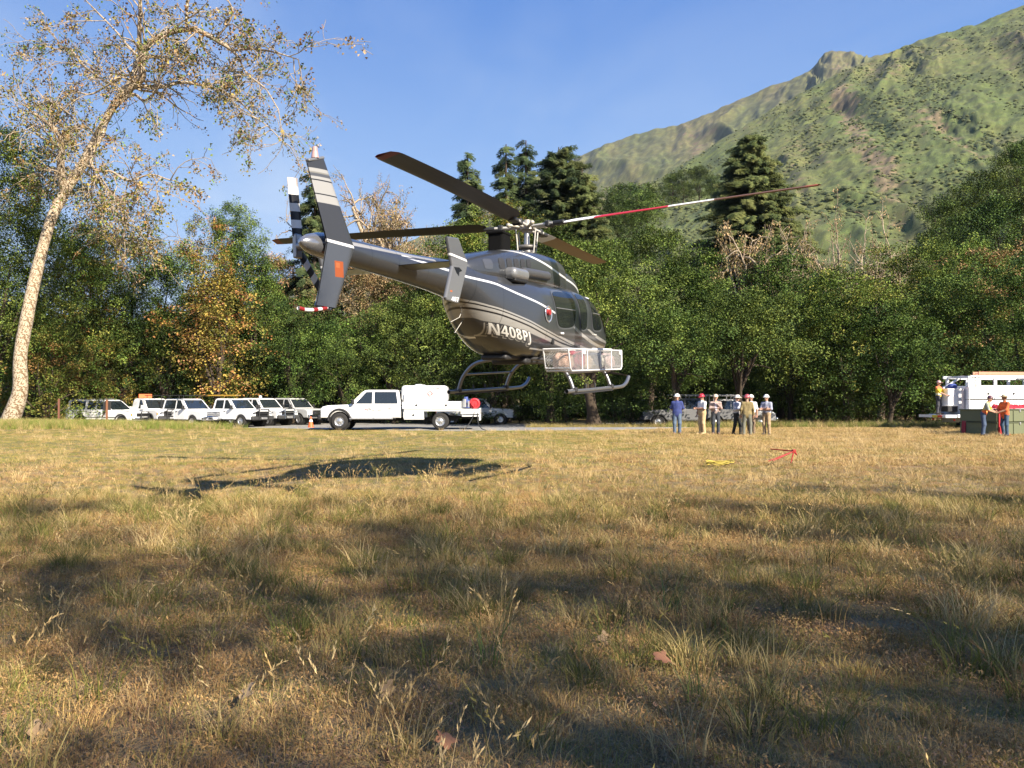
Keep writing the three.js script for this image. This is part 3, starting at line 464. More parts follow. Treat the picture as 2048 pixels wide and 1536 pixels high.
// ---------------------------------------------------------------- grass
function tuft(seed, n, R, h0, h1, w, bend, seg = 3, head = 0) {
  const r = rng32(seed), pos = [], idx = [], nor = [];
  for (let i = 0; i < n; i++) {
    const a = r() * 6.283, rr = R * Math.sqrt(r()), c = V(Math.cos(a) * rr, 0, Math.sin(a) * rr), h = lerp(h0, h1, r()), az = a + (r() - .5) * 2.4, b = bend * (.3 + r()) * h, wd = w * (.6 + .7 * r()), sx = -Math.sin(az), sz = Math.cos(az), f = r() * 6.283, k0 = pos.length / 3;
    const wx = Math.cos(f), wz = Math.sin(f);
    for (let s = 0; s <= seg; s++) {
      const t = s / seg, x = c.x + Math.cos(az) * b * t * t, z = c.z + Math.sin(az) * b * t * t, y = h * t * (1 - .25 * bend * t), q = wd * (1 - t * .85) * .5;
      if (s < seg) { pos.push(x + wx * q, y, z + wz * q, x - wx * q, y, z - wz * q); nor.push(sx * .3, .8, sz * .3 + .3, sx * .3, .8, sz * .3 + .3); } else { pos.push(x, y, z); nor.push(sx * .3, .8, sz * .3 + .3); }
    }
    for (let s = 0; s < seg - 1; s++) { const k = k0 + s * 2; idx.push(k, k + 1, k + 2, k + 1, k + 3, k + 2); }
    const k = k0 + (seg - 1) * 2; idx.push(k, k + 1, k + 2);
    if (head) { // nodding seed head: short spikelets near the tip
      const T = V(c.x + Math.cos(az) * b, h * (1 - .25 * bend), c.z + Math.sin(az) * b), D = V(Math.cos(az) * b * 2, h * (1 - .5 * bend), Math.sin(az) * b * 2).normalize();
      for (let j = 0; j < 9; j++) { const p = T.clone().addScaledVector(D, (j / 9 - .75) * head), d = D.clone().add(V(r() - .5, r() - .3, r() - .5).multiplyScalar(1.1)).normalize(), s2 = V(r() - .5, r() - .5, r() - .5).cross(d).normalize().multiplyScalar(.0032), e = p.clone().addScaledVector(d, .024 + .014 * r()), m = p.clone().lerp(e, .45), kk = pos.length / 3; for (const q of [p, m.clone().add(s2), e, m.clone().sub(s2)]) { pos.push(q.x, q.y, q.z); nor.push(.2, .8, .4); } idx.push(kk, kk + 1, kk + 2, kk, kk + 2, kk + 3); }
    }
  }
  return rawGeo(pos, idx); // true facet normals
}
const GRASS = new THREE.MeshPhysicalMaterial({ color: 0xffffff, roughness: .75, side: THREE.DoubleSide, specularIntensity: .35, transmission: .22, thickness: 0 });
{
  const r = rng32(404), q = () => quatY(r() * 6.283), wedge = (d0, d1, per, f) => { // even scatter inside the view and a little beside it
    const half = .80, area = half * (d1 * d1 - d0 * d0), n = Math.round(area * per);
    for (let i = 0; i < n; i++) { const d = Math.sqrt(d0 * d0 + (d1 * d1 - d0 * d0) * r()), x = (r() * 2 - 1) * (half * d + 1.2), z = -d; if (inRoad(x, z)) continue; f(x, z, d); }
  };
  const C = { g: [.17, .17, .038], y: [.36, .29, .09], s: [.56, .42, .21], t: [.49, .325, .125], u: [.37, .205, .085], p: [.32, .19, .115], d: [.07, .09, .024] };
  const mixc = (a, b, t) => a.map((x, i) => lerp(x, b[i], t)), jit = (c) => { const k = .75 + .5 * r(); return c.map((x) => x * k); };
  const colour = (x, z) => { const [g, s, u] = turf(x, z), k = r() * (g + s + u + .35); if (k < g) return jit(mixc(C.g, C.y, r() * .8).map((q, i) => q * [1, 1.06, 1][i])); if (k < g + s) return jit(mixc(C.s, C.t, r())); if (k < g + s + u) return jit(mixc(C.u, r() < .4 ? C.p : C.t, r())); return jit(mixc(C.t, C.y, r())); };
  const onMound = (x, z) => Math.exp(-Math.pow((x - 2.55) / .45, 2) - Math.pow((z + 5.55) / .2, 2)) > .35 || Math.exp(-Math.pow((x - 1.72) / .25, 2) - Math.pow((z + 5.45) / .14, 2)) > .35;
  const put = (list, x, z, s, c) => list.push({ p: V(x, groundY(x, z) - .004, z), q: q(), s, c });
  const A = [], A2 = [], B = [], F = [], Cc = [], D = [], E = [], T = [];
  wedge(2.2, 9, 150, (x, z) => { if (onMound(x, z) && r() < .93) return; put(r() < .5 ? A : A2, x, z, .7 + .6 * r(), colour(x, z)); });
  wedge(9, 19, 62, (x, z, d) => put(r() < .5 ? A : A2, x, z, (1.0 + .7 * r()) * (1 - .45 * sstep(11.5, 15, d)), colour(x, z)));
  wedge(19, 46, 20, (x, z, d) => { const mown = sstep(17, 24, d) * sstep(6, -4, x); put(F, x, z, (.8 + .5 * r()) * (1 - .35 * mown), colour(x, z)); });
  // taller bunches where the turf is green or rank
  wedge(2.4, 20, 26, (x, z, d) => { const [g] = turf(x, z), n = fbm(x * .9 + 20, z * .9, 3); if (onMound(x, z) || n + g * .5 < lerp(.42, .25, sstep(4, 11, d))) return; put(B, x, z, (.7 + .6 * r()) * (1 - .65 * sstep(11, 15, d)), jit(r() < .5 ? mixc(C.g, C.d, r() * .6) : mixc(C.y, C.s, r()))); });
  wedge(15, 42, 5, (x, z, d) => { const right = sstep(-2, 8, x), n = fbm(x * .5, z * .9 + 7, 3); if (n < .06 || r() > .25 + .75 * right) return; put(B, x, z, .75 + .4 * r(), jit(mixc(C.s, C.t, r() * .5))); });
  // stalks with seed heads
  wedge(2.4, 16, 8, (x, z) => { if (onMound(x, z) || fbm(x * .6 - 9, z * .6, 3) < -.08) return; put(Cc, x, z, .65 + .6 * r(), jit(r() < .6 ? mixc(C.s, C.t, r()) : r() < .5 ? mixc(C.y, C.g, r()) : mixc(C.d, C.u, r()))); });
  wedge(2.6, 9, .9, (x, z) => { if (!onMound(x, z)) put(T, x, z, .8 + .5 * r(), jit(r() < .5 ? mixc(C.g, C.y, r()) : mixc(C.s, C.t, r()))); });
  // low russet weeds and litter
  wedge(2.2, 12, 75, (x, z) => { const [, , u] = turf(x, z); if (r() > .25 + u) return; put(D, x, z, .7 + .6 * r(), jit(r() < .6 ? mixc(C.u, C.t, r() * .7) : mixc(C.p, C.g, r() * .6))); });
  // bank of rank green grass before the parked cars, and the rank strip along the wood
  for (let i = 0; i < 3800; i++) { const x = -25.5 + (r() + r() - 1) * 11.5, z = -43 + (r() + r() - 1) * 2.6; if (inRoad(x, z)) continue; put(E, x, z, (.4 + .45 * r()), jit(r() < .62 ? mixc([.16, .23, .035], C.y, r() * .5) : mixc(C.s, C.y, r()))); }
  for (let i = 0; i < 2600; i++) { const x = 9 + r() * 24, z = -44.5 - 7 * r(); put(E, x, z, .5 + .5 * r(), jit(r() < .6 ? mixc(C.g, [.16, .22, .04], r()) : mixc(C.s, C.y, r()))); }
  for (let i = 0; i < 900; i++) { const x = 1 + r() * 9, z = -47.5 - 3 * r() - x * .2; put(E, x, z, .45 + .4 * r(), jit(r() < .5 ? C.y : mixc(C.g, C.s, r()))); }
  const lay = (name, geo, list, label) => { tag(spread(name, geo, GRASS, list, scene), label, 'grass', null, 'stuff'); };
  lay('short_grass', tuft(1, 42, .12, .03, .11, .0045, .8, 2), A, 'short dry grass covering the near field');
  lay('short_grass', tuft(2, 36, .13, .025, .09, .004, 1.3, 2), A2, 'matted dry grass lying over the near field');
  lay('field_grass', tuft(3, 48, .28, .035, .10, .010, .9, 2), F, 'dry grass of the far half of the field');
  lay('tall_grass', tuft(4, 34, .10, .12, .30, .006, .7, 3), B, 'taller green and straw grass bunches in the field');
  lay('seed_grass', tuft(5, 7, .10, .22, .42, .0028, .55, 4, .09), Cc, 'thin grass stalks with seed heads');
  lay('seed_grass', tuft(6, 2, .05, .42, .62, .0040, .9, 6, .13), T, 'long arching grass stalks with nodding seed heads');
  lay('weeds', leafSpray(9, 84, .14, .020, .0075, -.2, .32).translate(0, .03, 0), D, 'low russet weeds between the grass');
  lay('bank_grass', tuft(7, 30, .24, .25, .75, .014, .5, 3), E, 'rank green grass on the bank and along the wood edge');
}
// big clumps of green blades standing out in the foreground
for (const [x, z, s, label] of [[-.14, -4.75, 1.0, 'clump of long green grass blades left of the picture middle'], [1.15, -5.9, 1.1, 'dark green grass clump behind the small spoil heap'], [.98, -4.25, .8, 'thin green grass clump in the lower right foreground']]) {
  const t = part('grass_clump', tuft(Math.round(90 + x * 10), 26, .09, .22, .55, .007, .45, 5), new THREE.MeshStandardMaterial({ color: new THREE.Color().setRGB(.085, .125, .028), roughness: .6, side: THREE.DoubleSide }), scene);
  t.position.set(x, groundY(x, z), z); t.scale.setScalar(s); tag(t, label, 'grass', 'grass clumps in the foreground');
}
{ // dead sycamore leaves lying and standing in the grass
  const leaf = (seed) => { const r = rng32(seed), o = []; for (let i = 0; i < 22; i++) { const a = i / 22 * 6.283, lobe = .55 + .45 * Math.pow(Math.abs(Math.cos(a * 2.5)), 1.2); o.push([Math.cos(a) * .058 * lobe, Math.sin(a) * .058 * lobe]); } const s = new THREE.Shape(o.map((q) => new THREE.Vector2(...q))), g = new THREE.ShapeGeometry(s), p = g.attributes.position; for (let i = 0; i < p.count; i++) { const x = p.getX(i), y = p.getY(i); p.setZ(i, 5 * x * x - 3.5 * y * y + .012 * N2(x * 40, y * 40 + seed)); } g.computeVertexNormals(); return g; };
  const M = [std(.27, .125, .06, .8), std(.31, .21, .12, .8), std(.19, .085, .045, .8)];
  const spots = [[-.30, -3.62, .09, 1.25, .4, 0, 'curled brown dead leaf standing at the bottom middle'], [-1.36, -4.15, .12, 1.1, -.6, 1, 'pinkish tan dead leaf caught in grass lower left'], [-2.2, -3.75, .05, .3, 1, 1, 'pale dead leaf flat on the ground in the lower left corner'], [-.55, -3.55, .03, .3, 2, 2, 'dark brown dead leaf near the bottom edge left of the middle'], [.86, -4.62, .1, 1.2, .2, 2, 'dark upright dead leaf in the grass right of the middle'], [-.66, -4.3, .04, .4, .8, 1, 'small pale dead leaf left of the long green blades'], [.6, -5.2, .06, .6, .3, 1, 'bleached dead leaf near the small spoil heap']];
  spots.forEach(([x, z, h, rx, ry, m, label], i) => { const g = part('dead_leaf', leaf(i + 3), M[m], scene); g.position.set(x, groundY(x, z) + h, z); g.rotation.set(-rx, ry, .3 * i); tag(g, label, 'leaf', 'dead leaves in the grass'); });
}

// trees behind and beside the camera, whose shade falls over the foreground
[[3.6, 9, 19.5], [7.8, 9.6, 20], [12.8, 11.2, 19.5], [17, 11.5, 20], [21.2, 10.5, 20], [25.5, 9, 20], [29.5, 6, 20], [6.6, 9.2, 15], [11, 8.6, 14.5], [15.4, 9, 15], [19.5, 7.8, 15], [2.4, 8.4, 15.5], [24, 6, 15.5]].forEach(([x, z, H], i) => { const W = 5.6 + (i * 3 % 4) * .45, label = 'tall sparse tree outside the view, ' + ['nearest behind the camera', 'right behind the camera', 'to the right rear', 'further right rear', 'far right rear', 'second row near', 'second row right', 'second row far right', 'third row', 'left rear', 'beside the field far right', 'rear left', 'third row left'][i];
  broadleaf('shade_tree', label, [x, z], H, W, { pal: 'bay', low: .56, trunk: .13, lobes: 11, dense: .18, size: 1.1, gaps: .05, group: 'trees behind the camera', seed: 900 + i * 13 }); });

// ---------------------------------------------------------------- vehicles (own axes: x forward, y up, z to the right side)
const CAR = {
  white: phys(.78, .78, .77, .35, { clearcoat: .7, clearcoatRoughness: .08 }), silver: phys(.42, .42, .41, .35, { metalness: .4, clearcoat: .7 }), dusty: phys(.50, .50, .48, .45, { clearcoat: .3 }),
  black: std(.016, .016, .017, .55), plastic: std(.035, .035, .036, .65), glass: phys(.018, .024, .028, .05, { clearcoat: 1, clearcoatRoughness: .03 }), chrome: phys(.75, .76, .78, .12, { metalness: 1 }), tyre: std(.022, .021, .02, .9), rim: std(.55, .55, .55, .35, .8), under: std(.01, .01, .01, .9),
  amber: phys(.8, .28, .05, .2), lamp: phys(.72, .74, .76, .12, { clearcoat: 1 }), redlamp: phys(.5, .03, .03, .2), steel: std(.42, .42, .42, .45, .7), seat: std(.06, .055, .05, .9),
};
function wheelParts(parent, x, z, R, w, rim = CAR.rim, hub = .6) {
  const s = Math.sign(z), prof = [[R * .56, -w / 2], [R * .86, -w / 2], [R * .97, -w * .38], [R, -w * .2], [R, w * .2], [R * .97, w * .38], [R * .86, w / 2], [R * .56, w / 2]].map((p) => new THREE.Vector2(...p));
  const t = part('wheel', moved(new THREE.LatheGeometry(prof, 28), x, R, z, Math.PI / 2), CAR.tyre, parent);
  const g = [moved(new THREE.LatheGeometry([[0, hub * .10], [R * .18, hub * .10], [R * .22, .03], [R * .46, .0], [R * .50, .05], [R * .58, .07]].map((p) => new THREE.Vector2(...p)), 24), x, R, z + s * w * .22, s * Math.PI / 2)];
  for (let i = 0; i < 8; i++) { const a = i / 8 * 6.283; g.push(moved(new THREE.CylinderGeometry(R * .055, R * .055, .03, 8), x + Math.cos(a) * R * .33, R + Math.sin(a) * R * .33, z + s * (w * .22 + .03), Math.PI / 2)); }
  part('rim', g, rim, t);
}
// side outline of a lower body with arches over the axles, extruded across the width
function hull(outline, axles, R, y0, W, bev = .05) { // outline: top edge points from rear to front; y0 = sill height
  const pts = [[outline[0][0], y0], ...outline, [outline[outline.length - 1][0], y0]], xf = pts[pts.length - 1][0];
  for (const ax of [...axles].sort((a, b) => b - a)) { if (ax + R < xf) pts.push([ax + R, y0]); for (let i = 1; i < 12; i++) { const a = i / 12 * Math.PI; pts.push([ax + Math.cos(a) * R, Math.max(y0, y0 * .55 + Math.sin(a) * R * 1.02 + .02)]); } pts.push([ax - R, y0]); }
  const clean = pts.filter((p, i) => !i || Math.hypot(p[0] - pts[i - 1][0], p[1] - pts[i - 1][1]) > .004);
  return plate(clean, W, bev);
}
// cab with sloping glass: base corners at the belt, roof corners above; returns builder for panes on its sides
function cabin(parent, o, mat) {
  const { xr, xR, xF, xf, yb, yt, wb, wt } = o; // rear base, rear roof, front roof, windscreen base; half widths at belt and roof
  const zAt = (y) => lerp(wb, wt, (y - yb) / (yt - yb)), P = (x, y, s) => [x, y, s * zAt(y)];
  const ring = [[xr, yb], [lerp(xr, xR, .85), lerp(yb, yt, .85)], [xR + .05, yt - .012], [xR + .18, yt], [xF - .2, yt], [xF - .02, yt - .025], [lerp(xf, xF, .82), lerp(yb, yt, .84)], [xf, yb]];
  const pos = [], idx = []; for (const s of [1, -1]) for (const [x, y] of ring) pos.push(...P(x, y, s * (y > yt - .03 ? .93 : 1)));
  const n = ring.length; for (let i = 0; i < n - 1; i++) idx.push(i, i + 1, n + i, i + 1, n + i + 1, n + i);
  const tri = THREE.ShapeUtils.triangulateShape(ring.map((q) => new THREE.Vector2(...q)), []); for (const [a, b, c] of tri) { idx.push(a, b, c); idx.push(n + a, n + c, n + b); }
  const g = new THREE.BufferGeometry(); g.setAttribute('position', new THREE.Float32BufferAttribute(pos, 3)); g.setIndex(idx); const q = g.toNonIndexed(); q.computeVertexNormals(); part('cab', q, mat, parent);
  const sideGlass = (c) => [1, -1].forEach((s) => { const r = c.map(([x, y]) => [x, y, s * (zAt(y) + .006)]); const gg = gridGeo(2, 2, (u, v) => [0, 1, 2].map((k) => lerp(lerp(r[0][k], r[1][k], u), lerp(r[3][k], r[2][k], u), v)), s < 0); part('side_window', gg, CAR.glass, parent); });
  const nx = (yt - yb), ny = (xf - xF), l = Math.hypot(nx, ny);
  part('windscreen', gridGeo(4, 2, (u, v) => { const k = lerp(.07, .86, v), x = lerp(xf, xF, k), y = lerp(yb, yt, k), z = (u * 2 - 1) * zAt(y) * .90; return [x + nx / l * .012, y + ny / l * .012, z]; }), CAR.glass, parent);
  const rn = Math.hypot(yt - yb, xR - xr); part('rear_window', gridGeo(2, 2, (u, v) => { const k = lerp(.2, .82, v), x = lerp(xr, xR, k), y = lerp(yb, yt, k); return [x - (yt - yb) / rn * .01, y + (xR - xr) / rn * .01, (u * 2 - 1) * zAt(y) * .82]; }, true), CAR.glass, parent);
  return sideGlass;
}
function mirrors(parent, x, y, z, mat = CAR.black) { for (const s of [1, -1]) part('mirror', [rb(.14, .26, .2, .05, x, y, s * (z + .16)), rb(.08, .06, .2, .02, x - .02, y - .08, s * (z + .04))], mat, parent); }
function pickup(label, pos, yaw, o = {}) {
  const t = thing(o.name ?? 'pickup_truck', label, o.category ?? 'pickup', pos, yaw, o.group), M = o.paint ?? CAR.white, W = o.W ?? 1.98, wb = o.wb ?? 3.7, R = o.R ?? .40, xF = wb / 2 + .95, xa = wb / 2, xr = -wb / 2, hood = o.hood ?? 1.18, lift = o.lift ?? .52;
  const cabF = xa - .52, cabR = xr + (o.crew ? .72 : 1.05) - (o.crewShift ?? 0), rail = 1.22, end = xr - 1.15;
  part('body', [hull([[cabR, hood - .02], [cabF, hood + .02], [xF - .35, hood - .03], [xF - .08, hood - .10], [xF, hood - .22], [xF, lift + .12]], [xa], R + .12, lift, W, .06)], M, t);
  if (o.bed !== false) {
    part('bed', [bx(.9, .1, W - .2, xr, .78, 0), ...[1, -1].map((s) => hull([[end, rail], [cabR - .06, rail]], [xr], R + .12, lift + .06, .10, .03).translate(0, 0, s * (W / 2 - .05))), rb(.06, .5, W - .1, .02, end, rail - .26, 0), bx(cabR - end - .1, .05, W - .2, (cabR + end) / 2, .72, 0), rb(.05, .5, W - .16, .02, cabR - .1, rail - .26, 0)], M, t);
    part('rear_bumper', rb(.14, .2, W - .08, .05, end - .1, .62, 0), CAR.chrome, t); for (const s of [1, -1]) part('tail_light', rb(.06, .3, .1, .02, end - .02, 1.0, s * (W / 2 - .07)), CAR.redlamp, t);
  }
  const yt = o.roof ?? 1.93, sg = cabin(t, { xr: cabR, xR: cabR + .12, xF: cabF - .72, xf: cabF + .02, yb: hood, yt, wb: W / 2 - .05, wt: W / 2 - .21 }, M);
  const f0 = cabF - .28, f1 = cabF - .83, mid = o.crew ? cabF - 1.12 : cabF - 1.05;
  sg([[mid, yt - .10], [f1 + .02, yt - .11], [f0, hood + .06], [mid, hood + .06]]);
  if (o.crew) sg([[cabR + .26, yt - .10], [mid - .12, yt - .10], [mid - .12, hood + .06], [cabR + .16, hood + .06]]); else if (o.ext) sg([[cabR + .24, yt - .11], [mid - .12, yt - .11], [mid - .12, hood + .07], [cabR + .18, hood + .07]]);
  for (const s of [1, -1]) { part('door', [rb(1.02, .62, .02, .008, (mid + f0) / 2 + .06, .86, s * (W / 2 + .0))], M, t); part('door_handle', rb(.16, .04, .04, .015, mid + .12, 1.06, s * (W / 2 + .015)), o.handle ?? CAR.plastic, t); if (o.crew) { part('door', [rb(.86, .62, .02, .008, mid - .55, .86, s * (W / 2))], M, t); part('door_handle', rb(.16, .04, .04, .015, mid - .9, 1.06, s * (W / 2 + .015)), o.handle ?? CAR.plastic, t); } part('sill', rb(cabF - cabR - .3, .08, .06, .02, (cabF + cabR) / 2 + .1, lift - .02, s * (W / 2 - .04)), CAR.plastic, t); }
  if (o.flares) for (const s of [1, -1]) for (const ax of [xa, xr]) part('wheel_flare', moved(new THREE.TorusGeometry(R + .12, .05, 6, 18, Math.PI), ax, R * .95, s * (W / 2 - .0)), CAR.plastic, t);
  part('chassis', [bx(xF - end - .6, .18, .9, (xF + end) / 2, .52, 0), bx(.2, .12, W - .3, xa, R, 0), bx(.2, .12, W - .3, xr, R, 0)], CAR.under, t);
  for (const s of [1, -1]) { wheelParts(t, xa, s * (W / 2 - .14), R, .27, o.rim); wheelParts(t, xr, s * (W / 2 - .14), R, .27, o.rim); part('wheel_well', moved(new THREE.CylinderGeometry(R + .1, R + .1, .34, 20, 1, false), xa, R + .02, s * (W / 2 - .26), Math.PI / 2), CAR.under, t); }
  // face
  const face = o.face ?? 'chrome', fy = hood - .30;
  const gr = part('grille', [rb(.08, .36, W * .56, .03, xF - .005, fy, 0)], face === 'chrome' ? CAR.chrome : CAR.black, t);
  if (face === 'chrome') for (let i = 0; i < 3; i++) part('grille_slot', rb(.03, .05, W * .5, .015, xF + .03, fy - .1 + i * .1, 0), CAR.black, gr);
  for (const s of [1, -1]) { part('headlight', rb(.1, .24, .3, .04, xF - .03, fy + .02, s * (W / 2 - .22)), CAR.lamp, t); if (o.amber) part('turn_signal', rb(.12, .2, .1, .03, xF - .07, fy + .01, s * (W / 2 - .045)), CAR.amber, t); }
  part('front_bumper', [rb(.22, .28, W - .02, .08, xF + .07, .62, 0)], face === 'black' ? CAR.black : face === 'guard' ? CAR.plastic : CAR.chrome, t);
  if (face === 'guard') { const g = []; for (const s of [1, -1]) { g.push(rod([xF + .22, .5, s * .42], [xF + .2, 1.18, s * .42], .035)); g.push(rod([xF + .2, 1.1, s * .42], [xF + .12, .95, s * .9], .03)); g.push(rod([xF + .2, .75, s * .42], [xF + .1, .72, s * .92], .03)); } for (const y of [.72, .95, 1.18]) g.push(rod([xF + .21, y, -.42], [xF + .21, y, .42], .03)); part('brush_guard', g, o.guardMat ?? CAR.black, t); part('winch', [rb(.16, .14, .5, .04, xF + .2, .6, 0)], CAR.steel, t); }
  if (o.plate) part('licence_plate', rb(.02, .14, .3, .004, xF + .195, .62, 0), CAR.white, t);
  mirrors(t, cabF - .18, hood + .16, W / 2 - .02, o.mirror ?? CAR.black);
  if (o.rack) { const g = []; for (const s of [1, -1]) { for (const x of [end + .15, cabR - .15, cabF - .9]) g.push(rod([x, x > cabR ? yt : rail, s * (W / 2 - .12)], [x, yt + .22, s * (W / 2 - .12)], .025)); g.push(rod([end - .1, yt + .22, s * (W / 2 - .12)], [cabF - .2, yt + .22, s * (W / 2 - .12)], .025)); } for (const x of [end + .15, cabR - .15, cabF - .9]) g.push(rod([x, yt + .22, -W / 2 + .12], [x, yt + .22, W / 2 - .12], .022)); part('ladder_rack', g, o.rack === true ? CAR.steel : o.rack, t); }
  if (o.canopy) { const c = cabin(t, { xr: end + .02, xR: end + .12, xF: cabR - .06, xf: cabR - .05, yb: rail, yt: yt - .02, wb: W / 2 - .06, wt: W / 2 - .18 }, M); c([[end + .3, yt - .18], [cabR - .3, yt - .18], [cabR - .3, rail + .12], [end + .25, rail + .12]]); }
  if (o.beacon) part('roof_light', [moved(new THREE.SphereGeometry(.11, 14, 10), cabF - .95, yt + .09, .3), rb(.16, .05, .16, .02, cabF - .95, yt + .01, .3)], CAR.white, t);
  if (o.sign) part('roof_sign', [rb(.06, .28, .95, .01, cabR + .1, yt + .16, 0)], std(.72, .16, .05, .6), t, 'orange board on the cab roof');
  if (o.antenna) part('antenna', rod([cabF - .1, hood, W / 2 - .1], [cabF - .2, hood + 1.3, W / 2 - .12], .008), CAR.black, t);
  return t;
}
const toward = (deg) => -deg * Math.PI / 180; // nose to the right, turned toward the camera by deg
const spotAt = (px, d) => { const x = acrossAt(px, d); return [x, groundY(x, -d) + (inRoad(x, -d) ? .05 : 0), -d]; };
{
  const G = 'vehicles parked along the trees';
  // the SUV
  const p = spotAt(222, 54.5), t = thing('suv', 'white SUV with black wheel flares and dark window bands parked at the far left', 'SUV', p, toward(17), G), W = 1.98, R = .38, M = CAR.white;
  part('body', hull([[-2.95, 1.05], [-2.9, 1.16], [.78, 1.16], [1.0, 1.16], [2.45, 1.06], [2.62, .96], [2.66, .55]], [1.75, -1.65], R + .12, .50, W, .06), M, t);
  const sg = cabin(t, { xr: -2.9, xR: -2.72, xF: .02, xf: .98, yb: 1.14, yt: 1.88, wb: W / 2 - .05, wt: W / 2 - .2 }, M);
  sg([[-2.5, 1.78], [-1.28, 1.78], [-1.28, 1.22], [-2.6, 1.22]]); sg([[-1.02, 1.78], [-.42, 1.78], [-.42, 1.22], [-1.12, 1.22]]); sg([[-.3, 1.78], [.02, 1.77], [.58, 1.22], [-.3, 1.22]]);
  part('roof_rail', [1, -1].map((s) => rod([-2.6, 1.92, s * .72], [-.4, 1.92, s * .72], .02)), CAR.steel, t);
  for (const s of [1, -1]) { for (const ax of [1.75, -1.65]) part('wheel_flare', moved(new THREE.TorusGeometry(R + .13, .055, 6, 18, Math.PI), ax, R, s * (W / 2 - .01)), CAR.plastic, t); wheelParts(t, 1.75, s * (W / 2 - .14), R, .26); wheelParts(t, -1.65, s * (W / 2 - .14), R, .26); part('headlight', rb(.08, .2, .34, .03, 2.62, .86, s * .72), CAR.lamp, t); part('turn_signal', rb(.1, .2, .08, .03, 2.6, .86, s * .95), CAR.amber, t); part('door_handle', rb(.14, .04, .04, .015, -.28, 1.04, s * (W / 2 + .012)), CAR.black, t); part('sill', rb(2.5, .1, .05, .02, .0, .5, s * (W / 2 - .01)), CAR.plastic, t); part('side_moulding', rb(2.6, .05, .03, .01, .05, .70, s * (W / 2 + .005)), CAR.plastic, t); part('door_stripe', plate([[.12, .68], [.26, .68], [.62, 1.12], [.48, 1.12]], .012, .003).translate(0, 0, s * (W / 2 + .006)), std(.12, .08, .07, .6), t); part('door_emblem', moved(new THREE.CylinderGeometry(.12, .12, .012, 20), .02, .95, s * (W / 2 + .006), Math.PI / 2), std(.22, .25, .30, .6), t); }
  part('grille', rb(.06, .22, 1.1, .02, 2.66, .86, 0), CAR.black, t); part('front_bumper', [rb(.22, .22, W, .08, 2.72, .58, 0)], CAR.chrome, t); part('brush_guard', [...[1, -1].map((s) => rod([2.86, .5, s * .35], [2.84, 1.06, s * .35], .035)), rod([2.85, 1.05, -.35], [2.85, 1.05, .35], .03), rod([2.85, .8, -.35], [2.85, .8, .35], .03), rb(.14, .2, .5, .04, 2.82, .6, 0)], CAR.black, t);
  part('chassis', [bx(5, .16, .9, -.1, .48, 0), bx(.2, .1, W - .3, 1.75, .38, 0), bx(.2, .1, W - .3, -1.65, .38, 0)], CAR.under, t); for (const s of [1, -1]) for (const ax of [1.75, -1.65]) part('wheel_well', moved(new THREE.CylinderGeometry(.5, .5, .34, 20), ax, .4, s * .72, Math.PI / 2), CAR.under, t);
  mirrors(t, .62, 1.26, W / 2 - .04, CAR.white); part('tail_light', [1, -1].map((s) => rb(.05, .5, .12, .02, -2.96, .95, s * .9)), CAR.redlamp, t);

  pickup('white pickup with orange board on its roof, right beside the SUV', spotAt(300, 55.8), toward(36), { group: G, face: 'guard', amber: true, sign: true, wb: 3.5, mirror: CAR.white, flares: true });
  pickup('white crew-cab pickup with broad chrome grille, third vehicle in the parked row', spotAt(371, 55), toward(30), { group: G, crew: true, wb: 3.8, face: 'chrome', plate: true, rack: CAR.black });
  pickup('white extended-cab pickup with black brush guard, in the middle of the parked row', spotAt(464, 55), toward(28), { group: G, ext: true, wb: 3.7, face: 'guard', R: .42 });
  pickup('white pickup with round white light on its roof and chrome face', spotAt(520, 57.5), toward(31), { group: G, crew: true, wb: 3.7, face: 'guard', guardMat: CAR.chrome, beacon: true });
  pickup('silver-white pickup last in the parked row, beside the traffic cone', spotAt(583, 59.5), toward(33), { group: G, crew: true, wb: 3.7, face: 'chrome', paint: CAR.dusty });
  const lad = thing('ladder', 'yellow ladder lying on a rack above the parked pickups', 'ladder', [acrossAt(440, 57.5), 1.86, -57.5], toward(28)); for (const s of [1, -1]) part('rail', bx(3.6, .09, .04, 0, 0, s * .22), std(.55, .33, .05, .6), lad); for (let i = 0; i < 11; i++) part('rung', rod([-1.7 + i * .34, 0, -.21], [-1.7 + i * .34, 0, .21], .016, .016, 6), CAR.steel, lad);
  pickup('white pickup half hidden in the trees behind the fuel truck tail', spotAt(955, 60), toward(4), { group: G, crew: true, wb: 3.6, face: 'black', paint: CAR.dusty });
  pickup('dark dusty pickup facing left in the shade behind the man in blue', spotAt(1370, 52.5), Math.PI - toward(-6), { group: G, crew: true, wb: 3.6, face: 'black', paint: phys(.16, .16, .16, .5), rack: true, R: .42 });
  pickup('white pickup with ladder rack parked behind the group of people', spotAt(1460, 53.5), toward(5), { group: G, crew: true, wb: 3.6, face: 'chrome', paint: CAR.silver, rack: true, R: .42, handle: CAR.black });
}
